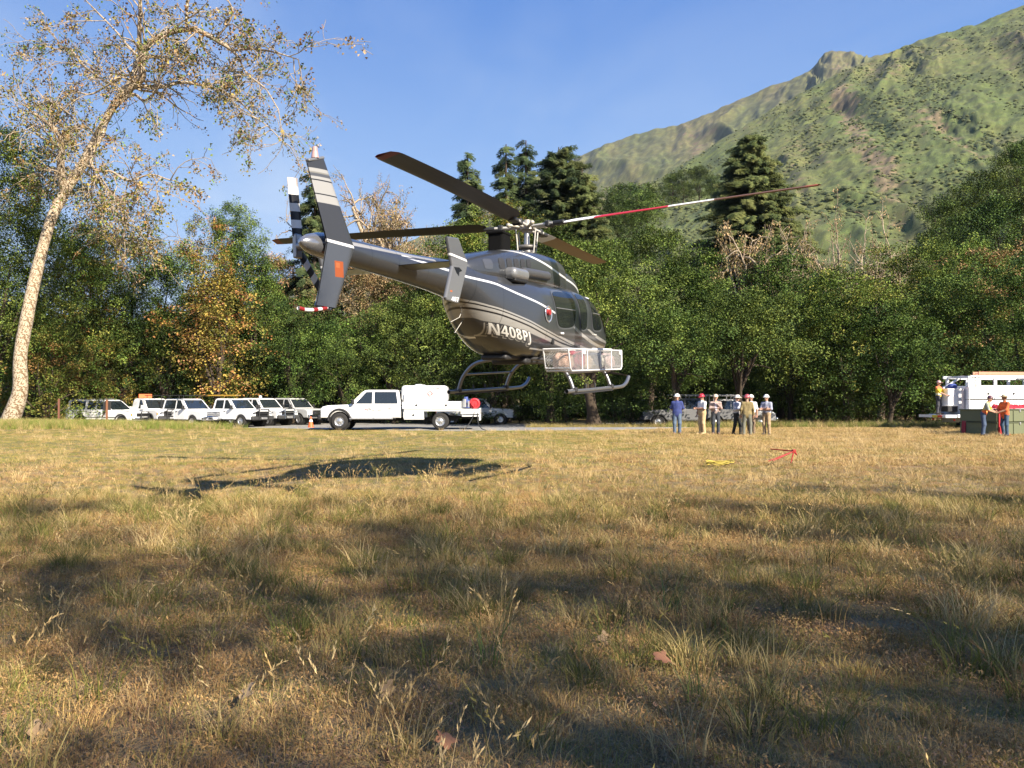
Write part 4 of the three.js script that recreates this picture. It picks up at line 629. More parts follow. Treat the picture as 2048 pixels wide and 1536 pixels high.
{ // the fuel truck: crew cab, service body, tank, hose reel
  const t = pickup('white crew-cab fuel truck with tank and service boxes parked on the road', [acrossAt(785, 41.6), groundY(-6, -41.6) + .05, -41.6], Math.PI + .02, { name: 'fuel_truck', category: 'truck', crew: true, bed: false, wb: 5.1, W: 2.05, R: .43, hood: 1.26, roof: 2.02, lift: .60, face: 'black', flares: false, crewShift: -1.28, handle: CAR.black });
  // in its own axes the nose is +x; the driver's side faces the camera
  const cabR = -2.55 + .72 + 1.28, M = CAR.white, W = 2.2;
  for (const s of [1, -1]) { part('wheel_flare', moved(new THREE.TorusGeometry(.56, .06, 6, 20, Math.PI), 2.55, .47, s * 1.02), CAR.black, t); part('step', rb(2.2, .07, .16, .03, .95, .56, s * 1.0), CAR.steel, t); }
  const bodyR = -4.55, bedF = cabR - .18;
  part('service_body', [bx(bedF + 3.62, .50, W, (bedF - 3.62) / 2, 1.19, 0), bx(bedF + 1.72, .42, W - .01, (bedF - 1.72) / 2, .73, 0), bx(.15, .95, W - .3, bedF - .08, 1.35, 0)], M, t);
  for (const s of [1, -1]) {
    const z = s * (W / 2 + .008);
    for (const [x, y, w, h] of [[-1.35, 1.24, 1.42, .36], [-2.85, 1.24, 1.40, .36], [-1.2, .74, 1.0, .34]]) { const d = part('box_door', rb(w, h, .025, .01, x, y, z), M, t); part('latch', moved(new THREE.CylinderGeometry(.055, .055, .03, 16), x, y, z + s * .018, Math.PI / 2), CAR.plastic, d); }
    part('seam', [bx(bedF + 3.6, .015, .012, (bedF - 3.6) / 2, 1.45, z), bx(bedF + 3.6, .012, .012, (bedF - 3.6) / 2, 1.03, z)], CAR.plastic, t);
  }
  part('fuel_tank', [rb(2.35, .84, 1.7, .18, -1.72, 1.83, 0)], M, t); part('tank_hatch', [moved(new THREE.CylinderGeometry(.18, .2, .08, 18), -1.35, 2.28, 0), rb(.4, .05, .3, .02, -1.5, 2.27, .1)], M, t); part('tank_end_band', rb(.06, .5, 1.2, .03, -.56, 1.9, 0), CAR.plastic, t);
  part('hazard_diamond', [...[0, 1, 2, 3].map((i) => bx(.21, .035, .012, -2.02 + .095 * Math.cos(i * 1.5708 + .785), 1.82 + .095 * Math.sin(i * 1.5708 + .785), -.857, 0, 0, i * 1.5708 + 2.356))], std(.5, .05, .05, .6), t);
  const marks = (n, x, y, z, w, h, seed) => { const r = rng32(seed), g = []; for (let i = 0; i < n; i++) { g.push(bx(w * (.35 + .3 * r()), h * (.55 + .45 * r()), .006, x - i * w, y + h * .1 * r(), z)); if (r() < .6) g.push(bx(w * .7, h * .22, .006, x - i * w - w * .3, y + h * (.1 - .3 * r()), z)); } return g; };
  part('hazard_number', marks(4, -1.97, 1.80, -.856, .035, .05, 4), CAR.plastic, t); part('tank_lettering', [...marks(9, -2.1, 2.10, -.856, .06, .06, 5), ...marks(2, -1.1, 2.10, -.856, .08, .08, 6)], CAR.plastic, t);
  part('door_lettering', marks(11, 1.0, 1.0, -1.045, .055, .06, 8), CAR.plastic, t, 'small dark lettering on the cab door'); part('door_logo', plate([[1.1, .97], [1.28, 1.02], [1.28, 1.05], [1.1, 1.02]], .012, .002).translate(0, 0, -1.045), std(.35, .05, .05, .6), t);
  part('rear_deck', [bx(1.0, .26, W - .1, -4.1, .92, 0), bx(.08, .62, W - .1, -4.56, .78, 0), bx(.9, .06, W - .06, -4.1, .70, 0)], M, t); part('deck_frame', [bx(2.6, .14, .8, -3.3, .62, 0)], CAR.under, t);
  part('pump_engine', [rb(.36, .42, .4, .05, -3.85, 1.30, -.55), moved(new THREE.CylinderGeometry(.1, .1, .3, 16), -3.85, 1.52, -.6)], std(.08, .12, .35, .5, .3), t); part('filter_housing', [moved(new THREE.CylinderGeometry(.09, .09, .42, 14), -3.78, 1.35, -.86), moved(new THREE.CylinderGeometry(.05, .05, .3, 12), -3.98, 1.3, -.9)], CAR.steel, t);
  part('hose_reel', [moved(new THREE.TorusGeometry(.22, .07, 10, 24), -4.28, 1.32, -.6), moved(new THREE.CylinderGeometry(.16, .16, .5, 18), -4.28, 1.32, -.6, Math.PI / 2), rb(.1, .4, .5, .02, -4.28, 1.12, -.6)], std(.5, .03, .04, .5), t);
  for (const s of [1, -1]) part('rear_axle_wheels', moved(new THREE.CylinderGeometry(.42, .42, .26, 24), -2.55, .43, s * .58, Math.PI / 2), CAR.tyre, t);
  const h = tag(part('hose', tube([[-4.3, 1.1, -.95], [-4.25, .75, -1.1], [-4.05, .35, -1.2], [-3.85, .1, -1.35], [-3.75, .03, -1.5]], .022, 20, 6), CAR.black, t)); delete h.userData.category;
  part('hose', tube([[-4.42, 1.1, -.95], [-4.45, .7, -1.1], [-4.5, .3, -1.25], [-4.68, .06, -1.5], [-4.95, .0, -1.9]], .022, 20, 6), CAR.black, t);
}
{ // utility truck on the right, seen from behind its left side: ladder rack, bucket, stepped bumper
  const d = 42.5, t = thing('utility_truck', 'white utility truck with ladder rack and bucket at the right edge', 'truck', [acrossAt(1906, d) , groundY(24, -d), -d], .16), M = CAR.white, off = std(.62, .62, .60, .5);
  // own axes: x runs forward (to the right), rear end at x = 0; the near side is +z
  part('body_side', [bx(6.2, .62, .55, 3.15, 1.88, .85), bx(6.2, 1.02, .55, 3.15, 1.04, .85), bx(6.2, .62, .55, 3.15, 1.88, -.85), bx(6.2, 1.02, .55, 3.15, 1.04, -.85)], M, t);
  part('belt_moulding', bx(6.1, .05, .02, 3.15, 1.56, 1.138), CAR.plastic, t);
  for (const [x, w] of [[.75, 1.3], [2.2, 1.4], [3.75, 1.5]]) for (const y of [1.86, 1.08]) { const k = part('box_door', rb(w, y > 1.5 ? .5 : .82, .025, .01, x, y, 1.136), M, t); part('latch', moved(new THREE.CylinderGeometry(.06, .06, .03, 14), x + w * .3, y, 1.155, Math.PI / 2), CAR.plastic, k); }
  part('deck', [bx(6.0, .1, 1.2, 3.1, .92, 0), bx(.06, .5, 1.2, .12, .9, 0)], off, t);
  const r = []; for (const s of [1, -1]) { r.push(bx(6.0, .14, .1, 3.2, 2.74, s * 1.02), bx(6.0, .1, .1, 3.2, 2.24, s * 1.02)); for (const x of [.45, 1.65, 4.2, 5.2]) r.push(bx(.14, .56, .1, x, 2.46, s * 1.02)); } r.push(bx(.12, .12, 2.0, .5, 2.74, 0), bx(.12, .12, 2.0, 4.2, 2.74, 0)); part('rack', r, M, t);
  part('rack_plate', [rb(.75, .62, .08, .03, .42, 2.46, 1.03)], M, t);
  part('tailgate', [bx(.05, .8, 1.6, -.03, .75, 0)], std(.38, .40, .42, .5), t, 'grey tailgate panel'); part('rear_post', [bx(.1, 1.6, .14, -.04, 1.3, .8), bx(.1, 1.6, .14, -.04, 1.3, -.8)], std(.42, .38, .38, .6), t);
  part('bucket', [rb(.68, .92, .72, .08, -.32, 1.66, .1), bx(.72, .06, .76, -.32, 2.1, .1)], M, t, 'white lift bucket at the rear'); part('bucket_liner', rb(.6, .3, .6, .04, -.32, 1.06, .1), CAR.black, t);
  part('boom', [bx(4.6, .2, .24, 3.0, 2.72, -.4), rod([.7, 2.7, -.4], [-.5, 2.12, -.1], .06)], off, t);
  part('platform_bumper', [bx(.5, .16, 2.2, -.35, .70, 0), bx(1.3, .14, 2.1, -.6, .68, 0), plate([[.0, .6], [.9, .6], [.9, -.05], [.35, .2], [.0, .42]], .06, .01).translate(-.1, .0, 1.0)], M, t);
  part('reflector', [bx(.03, .12, .5, -1.27, .68, .3)], std(.60, .50, .05, .5), t); part('reflector', [bx(.03, .12, .3, -1.275, .68, .62)], std(.6, .08, .04, .5), t); for (const z of [-.75, .86]) part('tail_light', moved(new THREE.CylinderGeometry(.06, .06, .04, 14), -.62, .5, z, 0, 0, Math.PI / 2), CAR.redlamp, t);
  part('frame', [bx(8.5, .22, .9, 4.2, .62, 0), bx(.3, .5, .3, .4, .45, .7)], CAR.under, t); part('mud_flap', [bx(.03, .5, .5, 1.0, .4, .8), bx(.03, .5, .5, 1.0, .4, -.8)], CAR.black, t);
  for (const s of [1, -1]) { wheelParts(t, 1.75, s * .95, .48, .28); wheelParts(t, 7.6, s * .95, .48, .28); }
  part('cab', [rb(1.9, 1.5, 2.1, .15, 7.6, 1.75, 0), rb(1.4, .8, 2.0, .15, 9.0, 1.3, 0)], M, t); part('side_window', [1, -1].map((s) => bx(.9, .5, .02, 7.8, 2.1, s * 1.055)), CAR.glass, t);
  part('tool_cabinet', [bx(1.0, 1.25, .9, 4.75, 1.95, .55)], std(.36, .40, .45, .5), t, 'blue-grey cabinet on the deck'); part('hose_coil', [0, 1, 2].map((i) => moved(new THREE.TorusGeometry(.3 - i * .06, .04, 8, 20), 5.6 + i * .05, 1.95, .9 + i * .06, .3, .4 * i, 0)), CAR.black, t);
  const lad = thing('ladder', 'weathered pinkish orange ladder on top of the utility truck rack', 'ladder', [0, 0, 0]); for (const s of [1, -1]) part('rail', bx(4.8, .16, .06, 3.3, 2.93, .55 + s * .2), std(.55, .24, .15, .7), lad); for (let i = 0; i < 13; i++) part('rung', rod([1.05 + i * .37, 2.93, .36], [1.05 + i * .37, 2.93, .74], .018, .018, 6), CAR.steel, lad); lad.position.copy(t.position); lad.rotation.y = .16;
  const lb = thing('lumber_stack', 'stacked orange and tan boards high on the utility truck', 'boards', [0, 0, 0]); for (let i = 0; i < 4; i++) part('board', rb(3.4, .09, .24, .01, 6.3 + i * .06, 3.05 + i * .095, .2 + .1 * (i % 2)), [std(.58, .40, .12, .7), std(.5, .22, .14, .7), std(.62, .55, .42, .7), std(.55, .30, .14, .7)][i], lb); lb.position.copy(t.position); lb.rotation.y = .16;
  const bag = part('equipment_bag', (() => { const g = new THREE.SphereGeometry(.24, 18, 12); g.scale(1, .7, 1); return g; })(), std(.06, .09, .28, .7), scene); tag(bag, 'blue bag on the rim of the white lift bucket', 'bag'); const w = V(-.12, 2.24, .1).applyAxisAngle(V(0, 1, 0), .16).add(t.position); bag.position.copy(w);
}
{ // olive crates, one on another, with red webbing; a corner points at the camera
  const d = 35.6, base = [acrossAt(2000, d), 0, -d], y0 = groundY(base[0], -d), th = .50, ol = std(.125, .14, .075, .75), mk = (name, label, y) => { const t = thing(name, label, 'crate', [base[0], y0 + y, base[2]], 0, 'stacked olive crates'); t.rotation.y = th; return t; };
  // own axes: the near corner is at the origin; one face runs to +x (lit), the other to -z... built as a box with corner at the origin
  for (const [y, label] of [[0, 'lower olive green crate standing on the grass at the right edge'], [.575, 'upper olive green crate with red webbing over its lid']]) {
    const t = mk('crate', label, y); part('shell', rb(3.4, .54, 1.7, .03, 1.45, .28, -.85), ol, t); part('lid_rim', [rb(3.46, .05, 1.76, .015, 1.45, .545, -.85)], std(.07, .08, .042, .7), t); for (const x of [.1, 1.0, 1.9]) part('rib', rb(.06, .48, .05, .015, x, .28, .01), ol, t); for (const x of [.5, 1.5]) part('latch', rb(.1, .12, .04, .015, x, .5, .02), CAR.steel, t);
  }
  const st = thing('webbing_strap', 'red webbing hanging down the front of the olive crates', 'strap', [base[0], y0, base[2]]); st.rotation.y = th; part('band', [rb(.20, .04, .9, .012, -.12, 1.15, -.3), rb(.18, 1.05, .045, .015, -.13, .62, .05), rb(.22, .34, .05, .02, -.10, .22, .09, 0, 0, .12)], std(.36, .015, .02, .6), st); part('loose_end', tube([[-.1, .2, .08], [-.02, .08, .2], [.08, .04, .28], [.2, .03, .3]], .03, 12, 6), std(.40, .02, .02, .6), st);
  const st2 = thing('webbing_strap', 'dark red strap at the left corner of the olive crates', 'strap', [base[0], y0, base[2]]); st2.rotation.y = th; part('band', [rb(.05, .62, .2, .02, -.28, .3, -1.5, 0, 0, -.1)], std(.26, .02, .03, .7), st2);
  const tp = thing('red_tarp', 'crumpled red tarp heaped on top of the crates', 'tarp', [base[0], y0 + 1.145, base[2]]); tp.rotation.y = th;
  part('cloth', gridGeo(24, 12, (u, v) => { const x = .6 + u * 2.2, z = -.95 + v * .85, e = sstep(0, .12, u) * sstep(1, .88, u) * sstep(0, .18, v) * sstep(1, .8, v); return [x, .03 + e * (.12 + .10 * N2(u * 7, v * 5) + .05 * N2(u * 19, v * 13)), z]; }, true), std(.42, .018, .03, .7), tp);
}
{ // odds and ends by the parked cars and on the field
  const cone = thing('traffic_cone', 'orange traffic cone on the road before the fuel truck', 'cone', spotAt(622, 46)); part('shell', moved(new THREE.CylinderGeometry(.03, .17, .62, 20), 0, .35, 0), std(.78, .13, .03, .55), cone); part('base', rb(.38, .04, .38, .015, 0, .02, 0), std(.62, .10, .03, .6), cone); part('collar', moved(new THREE.CylinderGeometry(.078, .11, .13, 20), 0, .42, 0), std(.75, .72, .68, .5), cone);
  const sp = spotAt(214, 44.5), sign = thing('sign', 'dark square sign on a rusty post in front of the SUV', 'sign', sp); part('post', rb(.09, 1.5, .09, .01, 0, .75, 0), std(.24, .10, .05, .85), sign); part('board', rb(.44, .46, .03, .02, -.02, 1.15, -.065), std(.03, .028, .026, .8), sign);
  const ps = spotAt(118, 44.5), post = tag(part('post', [rb(.08, 1.6, .08, .01, 0, .75, 0)], std(.20, .08, .05, .85), scene), 'rusty thin post left of the SUV', 'post'); post.position.set(...ps);
  const rk = part('rock', (() => { const g = new THREE.IcosahedronGeometry(.2, 3), p = g.attributes.position; for (let i = 0; i < p.count; i++) { const k = 1 + .25 * N3(p.getX(i) * 3, p.getY(i) * 3, p.getZ(i) * 3); p.setXYZ(i, p.getX(i) * k * 1.4, p.getY(i) * k * .55, p.getZ(i) * k); } g.computeVertexNormals(); return g; })(), std(.32, .30, .27, .9), scene); tag(rk, 'pale rock at the foot of the leaning oak trunk', 'rock'); rk.position.set(acrossAt(1178, 47), groundY(acrossAt(1178, 47), -47) + .06, -47);
  // folded red tripod lying tilted in the dry grass
  const tx = acrossAt(1568, 19.6), tz = -19.6, y = groundY(tx, tz), tri = thing('folding_tripod', 'red folded tripod lying in the straw grass before the people', 'tripod', [tx, y, tz]), rm = std(.30, .015, .01, .5), apex = V(.25, .34, -.05);
  for (const e of [[-.42, .10, .05], [-.36, .12, .22], [.06, .08, .28], [-.15, .36, -.6]]) part('leg', [rod(apex, V(...e), .018, .014, 8)], rm, tri); part('head', [rb(.09, .09, .09, .02, apex.x, apex.y, apex.z), rod(apex, V(.29, .26, .02), .02)], rm, tri);
  const rx = acrossAt(1434, 18.9), rp = thing('rope_coil', 'yellow rope coil lying in the grass left of the red tripod', 'rope', [rx, groundY(rx, -18.9), -18.9]); part('strand', [0, 1, 2, 3].map((i) => { const c = []; for (let k = 0; k <= 18; k++) { const a = k / 18 * 6.283; c.push([Math.cos(a) * (.24 + .03 * i) + .02 * i, .09 + .02 * i + .02 * Math.sin(a * 3 + i), Math.sin(a) * (.12 + .02 * i)]); } return tube(c, .011, 36, 5); }), std(.46, .36, .06, .7), rp);
}

// ---------------------------------------------------------------- helicopter
{
  const heli = thing('helicopter', 'dark grey helicopter with red and white rotor stripes hovering low over the grass', 'helicopter', [0.30, 1.72, -15.0]);
  heli.rotation.order = 'YZX'; heli.rotation.set(0, 65 * Math.PI / 180, 2.5 * Math.PI / 180);
  const ST = [[-6.3, 1.88, 2.04, .08, 2], [-5.9, 1.82, 2.12, .15, 2], [-4.2, 1.69, 2.10, .205, 2], [-3.0, 1.56, 2.14, .28, 2], [-2.7, 1.46, 2.14, .34, 2.1], [-2.3, 1.12, 2.12, .46, 2.3], [-1.9, .88, 2.10, .56, 2.4], [-1.4, .70, 2.08, .66, 2.6], [-.9, .64, 2.05, .72, 2.8], [0, .62, 2.02, .76, 2.9],
    [1.0, .62, 2.02, .78, 3], [1.6, .62, 1.98, .78, 3], [2.0, .63, 1.86, .76, 3], [2.4, .66, 1.62, .72, 2.8], [2.75, .70, 1.32, .64, 2.6], [3.0, .75, 1.12, .5, 2.4], [3.15, .83, 1.0, .3, 2.2], [3.22, .9, .95, .06, 2]];
  const COWL = [[-2.95, 1.9, 2.12, .05, 2], [-2.7, 1.8, 2.2, .26, 2.3], [-2.2, 1.8, 2.34, .40, 2.6], [-1.5, 1.8, 2.47, .46, 3], [-.6, 1.8, 2.57, .47, 3.2], [.4, 1.8, 2.6, .46, 3.2], [.95, 1.8, 2.56, .42, 3], [1.05, 1.8, 2.53, .40, 3]];
  const HOOD = [[.9, 1.8, 2.40, .40, 2.8], [1.3, 1.8, 2.41, .39, 2.6], [1.75, 1.8, 2.34, .35, 2.5], [2.1, 1.8, 2.2, .27, 2.3], [2.38, 1.75, 2.02, .14, 2], [2.45, 1.75, 1.9, .03, 2]];
  const at = (T, x) => {
    let i = 0; while (i < T.length - 2 && x > T[i + 1][0]) i++;
    const a = T[Math.max(0, i - 1)], b = T[i], c = T[i + 1], d = T[Math.min(T.length - 1, i + 2)], t = clamp((x - b[0]) / (c[0] - b[0])), out = [];
    for (let k = 1; k < 5; k++) { // monotone-ish hermite
      const m0 = (c[k] - a[k]) / (c[0] - a[0] || 1) * (c[0] - b[0]), m1 = (d[k] - b[k]) / (d[0] - b[0] || 1) * (c[0] - b[0]), t2 = t * t, t3 = t2 * t;
      out.push((2 * t3 - 3 * t2 + 1) * b[k] + (t3 - 2 * t2 + t) * m0 + (-2 * t3 + 3 * t2) * c[k] + (t3 - t2) * m1);
    }
    return out;
  };
  const zOf = (T, x, y) => { const [yb, yt, hw, n] = at(T, x), t = Math.abs((y - (yb + yt) / 2) / ((yt - yb) / 2)); return t < 1 ? hw * Math.pow(1 - Math.pow(t, n), 1 / n) : 0; };
  const UV = (x, y, side) => [(x + 7) / 10.5, (side > 0 ? 0.5 : 0) + clamp(y / 3.2) * 0.5];
  function shell(T, x0, x1, nx, nphi = 28) {
    const halves = [];
    for (const side of [1, -1]) halves.push(gridGeo(nx, nphi, (u, v) => {
      const x = x0 + (x1 - x0) * u, [yb, yt, hw, n] = at(T, x), a = (v - 0.5) * Math.PI, c = Math.cos(a), s = Math.sin(a);
      const y = (yb + yt) / 2 + (yt - yb) / 2 * Math.sign(s) * Math.pow(Math.abs(s), 2 / n), z = side * hw * Math.pow(Math.max(c, 0), 2 / n);
      return [x, y, z, ...UV(x, y, side)];
    }, side < 0));
    return halves;
  }
  function cap(T, x, side = 1) { // flat end
    const [yb, yt, hw, n] = at(T, x), s = new THREE.Shape();
    for (let i = 0; i < 40; i++) { const a = i / 40 * 2 * Math.PI, c = Math.cos(a), q = Math.sin(a), z = hw * Math.sign(c) * Math.pow(Math.abs(c), 2 / n), y = (yb + yt) / 2 + (yt - yb) / 2 * Math.sign(q) * Math.pow(Math.abs(q), 2 / n); i ? s.lineTo(z, y) : s.moveTo(z, y); }
    return moved(new THREE.ShapeGeometry(s), x, 0, 0, 0, side * Math.PI / 2, 0);
  }
  const DARK = '#404246', LIGHT = '#a5a39f', WHITE = '#eeeeee', BLACK = '#1c1c1e';
  const livery = canvasTex(2048, 1248, (c, W, H) => {
    const S = 2048 / 10.5, hh = H / 2, rnd = rng32(5);
    for (const side of [0, 1]) { // upper half of the sheet: starboard
      c.save(); c.beginPath(); c.rect(0, side * hh, W, hh); c.clip();
      const X = (x) => (x + 7) * S, Y = (y) => side * hh + hh - y / 3.2 * hh;
      c.fillStyle = DARK; c.fillRect(0, side * hh, W, hh);
      const path = (pts) => { c.beginPath(); pts.forEach(([x, y], i) => (i ? c.lineTo(X(x), Y(y)) : c.moveTo(X(x), Y(y)))); };
      const spl = (pts, n = 60) => new THREE.SplineCurve(pts.map((p) => new THREE.Vector2(...p))).getPoints(n).map((p) => [p.x, p.y]);
      const up = spl([[-2.85, 1.56], [-2.61, 1.52], [-2.4, 1.475], [-2.11, 1.425], [-1.77, 1.355], [-1.35, 1.265], [-.93, 1.165], [-.39, 1.06], [.1, .97], [.68, .88], [1.5, .82]]), lo = spl([[-2.85, 1.36], [-2.48, 1.28], [-2.33, 1.225], [-2.07, 1.19], [-1.73, 1.13], [-1.4, 1.07], [-.98, .99], [-.34, .89], [.3, .81], [.9, .78], [1.5, .8]]);
      c.fillStyle = LIGHT; path([...up, ...lo.reverse()]); c.fill();
      c.strokeStyle = BLACK;
      for (const [w, k] of [[3.2, .035], [4.5, .1]]) { c.lineWidth = w; path(up.map(([x, y]) => [x, y - k * (1 - sstep(-.6, 1.2, x) * .75)])); c.stroke(); }
      c.strokeStyle = WHITE; c.lineWidth = 7; path(spl([[-4.5, 2.02], [-3.4, 1.93], [-2.93, 1.88], [-2.28, 1.825], [-1.96, 1.76], [-1.6, 1.68], [-1.0, 1.565], [-.35, 1.42]])); c.stroke();
      // sweeping nose stripes
      c.fillStyle = LIGHT;
      for (const [a, b] of [[[[.35, 1.24], [.6, 1.14], [.95, 1.04], [1.5, .93], [2.2, .85], [3.1, .83]], [[.5, 1.24], [.75, 1.16], [1.1, 1.07], [1.6, .97], [2.2, .9], [3.1, .86]]], [[[1.15, 1.2], [1.5, 1.1], [2.0, 1.0], [2.6, .95], [3.1, .93]], [[1.3, 1.2], [1.6, 1.13], [2.1, 1.05], [2.6, 1.0], [3.1, .96]]], [[[-.3, 1.03], [.3, .92], [1.0, .84], [1.8, .78]], [[-.15, 1.03], [.4, .95], [1.1, .87], [1.8, .8]]]]) { path([...spl(a), ...spl(b).reverse()]); c.fill(); }
      c.strokeStyle = WHITE; c.lineWidth = 5; path(spl([[-1.1, .80], [-.2, .755], [.6, .76], [1.2, .80]])); c.stroke();
      // boom stripes
      c.fillStyle = LIGHT; path([[-5.6, 2.06], [-3.6, 2.07], [-3.6, 2.035], [-5.6, 2.01]]); c.fill();
      c.fillStyle = '#3b3d42'; path([[-5.6, 2.0], [-3.2, 2.02], [-3.2, 2.0], [-5.6, 1.985]]); c.fill();
      // cowl pinstripe and panel joints
      c.strokeStyle = WHITE; c.lineWidth = 8; path(spl([[-1.5, 2.47], [-.9, 2.44], [-.2, 2.36], [.6, 2.24], [1.1, 2.19], [1.6, 2.12], [2.2, 1.98]])); c.stroke();
      c.strokeStyle = 'rgba(30,32,36,.55)'; c.lineWidth = 1.6;
      for (const x of [-2.72, -2.1, -.78, -.5, .68, 1.3, 2.2]) { path([[x, .7], [x + .05, 2.0]]); c.stroke(); }
      path([[-2.7, 2.0], [-.8, 1.98]]); c.stroke(); path([[-2.3, 1.02], [-.6, .9]]); c.stroke();
      for (const x of [-5.2, -4.6, -3.9, -3.4]) { path([[x, 1.7], [x, 2.12]]); c.stroke(); }
      // rivets and small scuffs
      for (let i = 0; i < 900; i++) { const x = -6 + rnd() * 9, y = .65 + rnd() * 1.9; c.fillStyle = rnd() < .5 ? 'rgba(30,30,30,.25)' : 'rgba(215,215,215,.22)'; c.fillRect(X(x), Y(y), 1.5, 1.5); }
      for (let i = 0; i < 260; i++) { const x = -3 + rnd() * 3, y = .65 + Math.pow(rnd(), 2) * .8; c.fillStyle = `rgba(96,82,66,${.05 + rnd() * .1})`; c.fillRect(X(x), Y(y), 3 + rnd() * 22, 1 + rnd() * 3); }
      // registration: light letters, dark shadow, thin light outline
      c.font = 'bold 56px sans-serif'; const tw = c.measureText('N408PJ').width;
      const put = (dx, dy, fill, line) => { c.save(); c.translate(X(side ? -1.14 : -2.13) + dx, Y(side ? .895 : 1.03) + dy); side ? c.transform(-.98 * S / tw, -.135 * S / tw, .16 * S / 41 * -1, .18 * S / 41, 0, 0) : c.transform(.98 * S / tw, .135 * S / tw, -.16 * S / 41 * -1, .18 * S / 41, 0, 0); c.font = 'bold 56px sans-serif'; if (line) { c.lineWidth = line; c.strokeStyle = fill; c.strokeText('N408PJ', 0, 0); } else { c.fillStyle = fill; c.fillText('N408PJ', 0, 0); } c.restore(); };
      put(-5, 3, '#b4b1aa', 6); put(-4, 2, '#3c3d40', 4); put(0, 0, '#1c1c1e', 4); put(0, 0, '#f6f4ee');
      c.restore();
    }
  });
  const paint = new THREE.MeshPhysicalMaterial({ map: livery, roughness: 0.34, metalness: 0.35, clearcoat: 0.7, clearcoatRoughness: 0.12, side: THREE.DoubleSide });
  const grey = phys(.085, .088, .095, .36, { metalness: .35, clearcoat: .6, clearcoatRoughness: .15 }), greyLt = phys(.19, .193, .197, .4, { metalness: .3, clearcoat: .5 });
  const black = std(.012, .012, .013, .6), dull = std(.03, .03, .032, .55), steel = std(.35, .35, .36, .38, .8), pale = std(.48, .46, .42, .5, .1), white = std(.78, .78, .77, .45), red = std(.30, .02, .02, .5), lens = phys(.6, .6, .62, .15, { metalness: .8 });
  const glass = phys(.010, .012, .014, .04, { specularIntensity: 1, ior: 1.5 });
  const alu = std(.62, .62, .62, .35, .85);

  part('fuselage', shell(ST, -2.72, 3.22, 110, 32), paint, heli);
  part('tail_boom', shell(ST, -6.1, -2.70, 40, 20), paint, heli);
  part('engine_cowling', [...shell(COWL, -2.95, 1.05, 60, 24)], paint, heli);
  part('intake_mouth', [cap(COWL, 1.052), bx(.3, .12, .5, 1.02, 2.44, 0)], black, heli, 'black open mouth of the engine cowling');
  part('forward_fairing', shell(HOOD, .9, 2.45, 40, 20), paint, heli);
  part('fairing_end', cap(HOOD, .898, -1), grey, heli);

  // window panes follow the skin, set a little proud inside their frames
  const pane = (T, q, side, lift, round = .28, n = 12) => gridGeo(n, n, (u, v) => {
    let a = u * 2 - 1, b = v * 2 - 1; const f = 1 - round * Math.pow(Math.abs(a * b), 3) * .5; a *= f; b *= f; u = (a + 1) / 2; v = (b + 1) / 2;
    const x = lerp(lerp(q[0][0], q[1][0], u), lerp(q[3][0], q[2][0], u), v), y = lerp(lerp(q[0][1], q[1][1], u), lerp(q[3][1], q[2][1], u), v), z = zOf(T, x, y), e = .01;
    const nx = -(zOf(T, x + e, y) - zOf(T, x - e, y)) / (2 * e), ny = -(zOf(T, x, y + e) - zOf(T, x, y - e)) / (2 * e), l = lift / Math.hypot(nx, ny, 1);
    return [x + nx * l, y + ny * l, side * (z + l)];
  }, side > 0);
  const grown = (q, k) => { const cx = q.reduce((s, p) => s + p[0], 0) / 4, cy = q.reduce((s, p) => s + p[1], 0) / 4; return q.map(([x, y]) => [x + Math.sign(x - cx) * k, y + Math.sign(y - cy) * k]); };
  const windows = { rear_door_window: [[-.44, 1.83], [.60, 1.86], [.48, 1.21], [-.34, 1.17]], middle_window: [[.76, 1.87], [1.2, 1.875], [1.13, 1.20], [.78, 1.17]], front_door_window: [[1.42, 1.85], [1.86, 1.80], [2.14, 1.22], [1.46, 1.18]], windshield_side: [[2.08, 1.74], [2.2, 1.69], [2.92, 1.10], [2.42, 1.14]] };
  const frameMat = phys(.10, .105, .112, .4, { metalness: .3, clearcoat: .5 });
  for (const side of [1, -1]) for (const [name, q] of Object.entries(windows)) {
    const f = part(name, pane(ST, grown(q, .035), side, .006), frameMat, heli);
    part('pane', pane(ST, q, side, .014), glass, f);
    if (name === 'front_door_window') part('vent_frame', [rod([1.5, 1.53, side * (zOf(ST, 1.5, 1.53) + .016)], [1.98, 1.53, side * (zOf(ST, 1.98, 1.53) + .016)], .012)], greyLt, f);
    if (name === 'rear_door_window') part('rail', [rod([-.38, 1.53, side * (zOf(ST, -.38, 1.53) + .013)], [.53, 1.53, side * (zOf(ST, .53, 1.53) + .013)], .009)], greyLt, f);
  }
  // windscreen: two panes over the nose
  for (const side of [1, -1]) part('windscreen', gridGeo(10, 12, (u, v) => { const x = 2.02 + .93 * v, [yb, yt, hw, n] = at(ST, x), a = Math.PI / 2 - (0.03 + u * .62), s = Math.sin(a), c = Math.cos(a); return [x + .006, (yb + yt) / 2 + (yt - yb) / 2 * Math.pow(s, 2 / n) + .01, side * hw * Math.pow(c, 2 / n)]; }, side < 0), glass, heli);
  for (const side of [1, -1]) {
    const S = (x, y) => side * zOf(ST, x, y);
    part('door_handle', [rb(.13, .035, .03, .012, -.12, 1.08, S(-.12, 1.08) + side * .012)], white, heli);
    part('door_handle', [rb(.13, .03, .03, .012, 1.62, 1.1, S(1.62, 1.1) + side * .012)], pale, heli);
    part('step_bracket', [rb(.07, .12, .05, .02, -.45, .93, S(-.45, .93) + side * .01)], black, heli);
  }
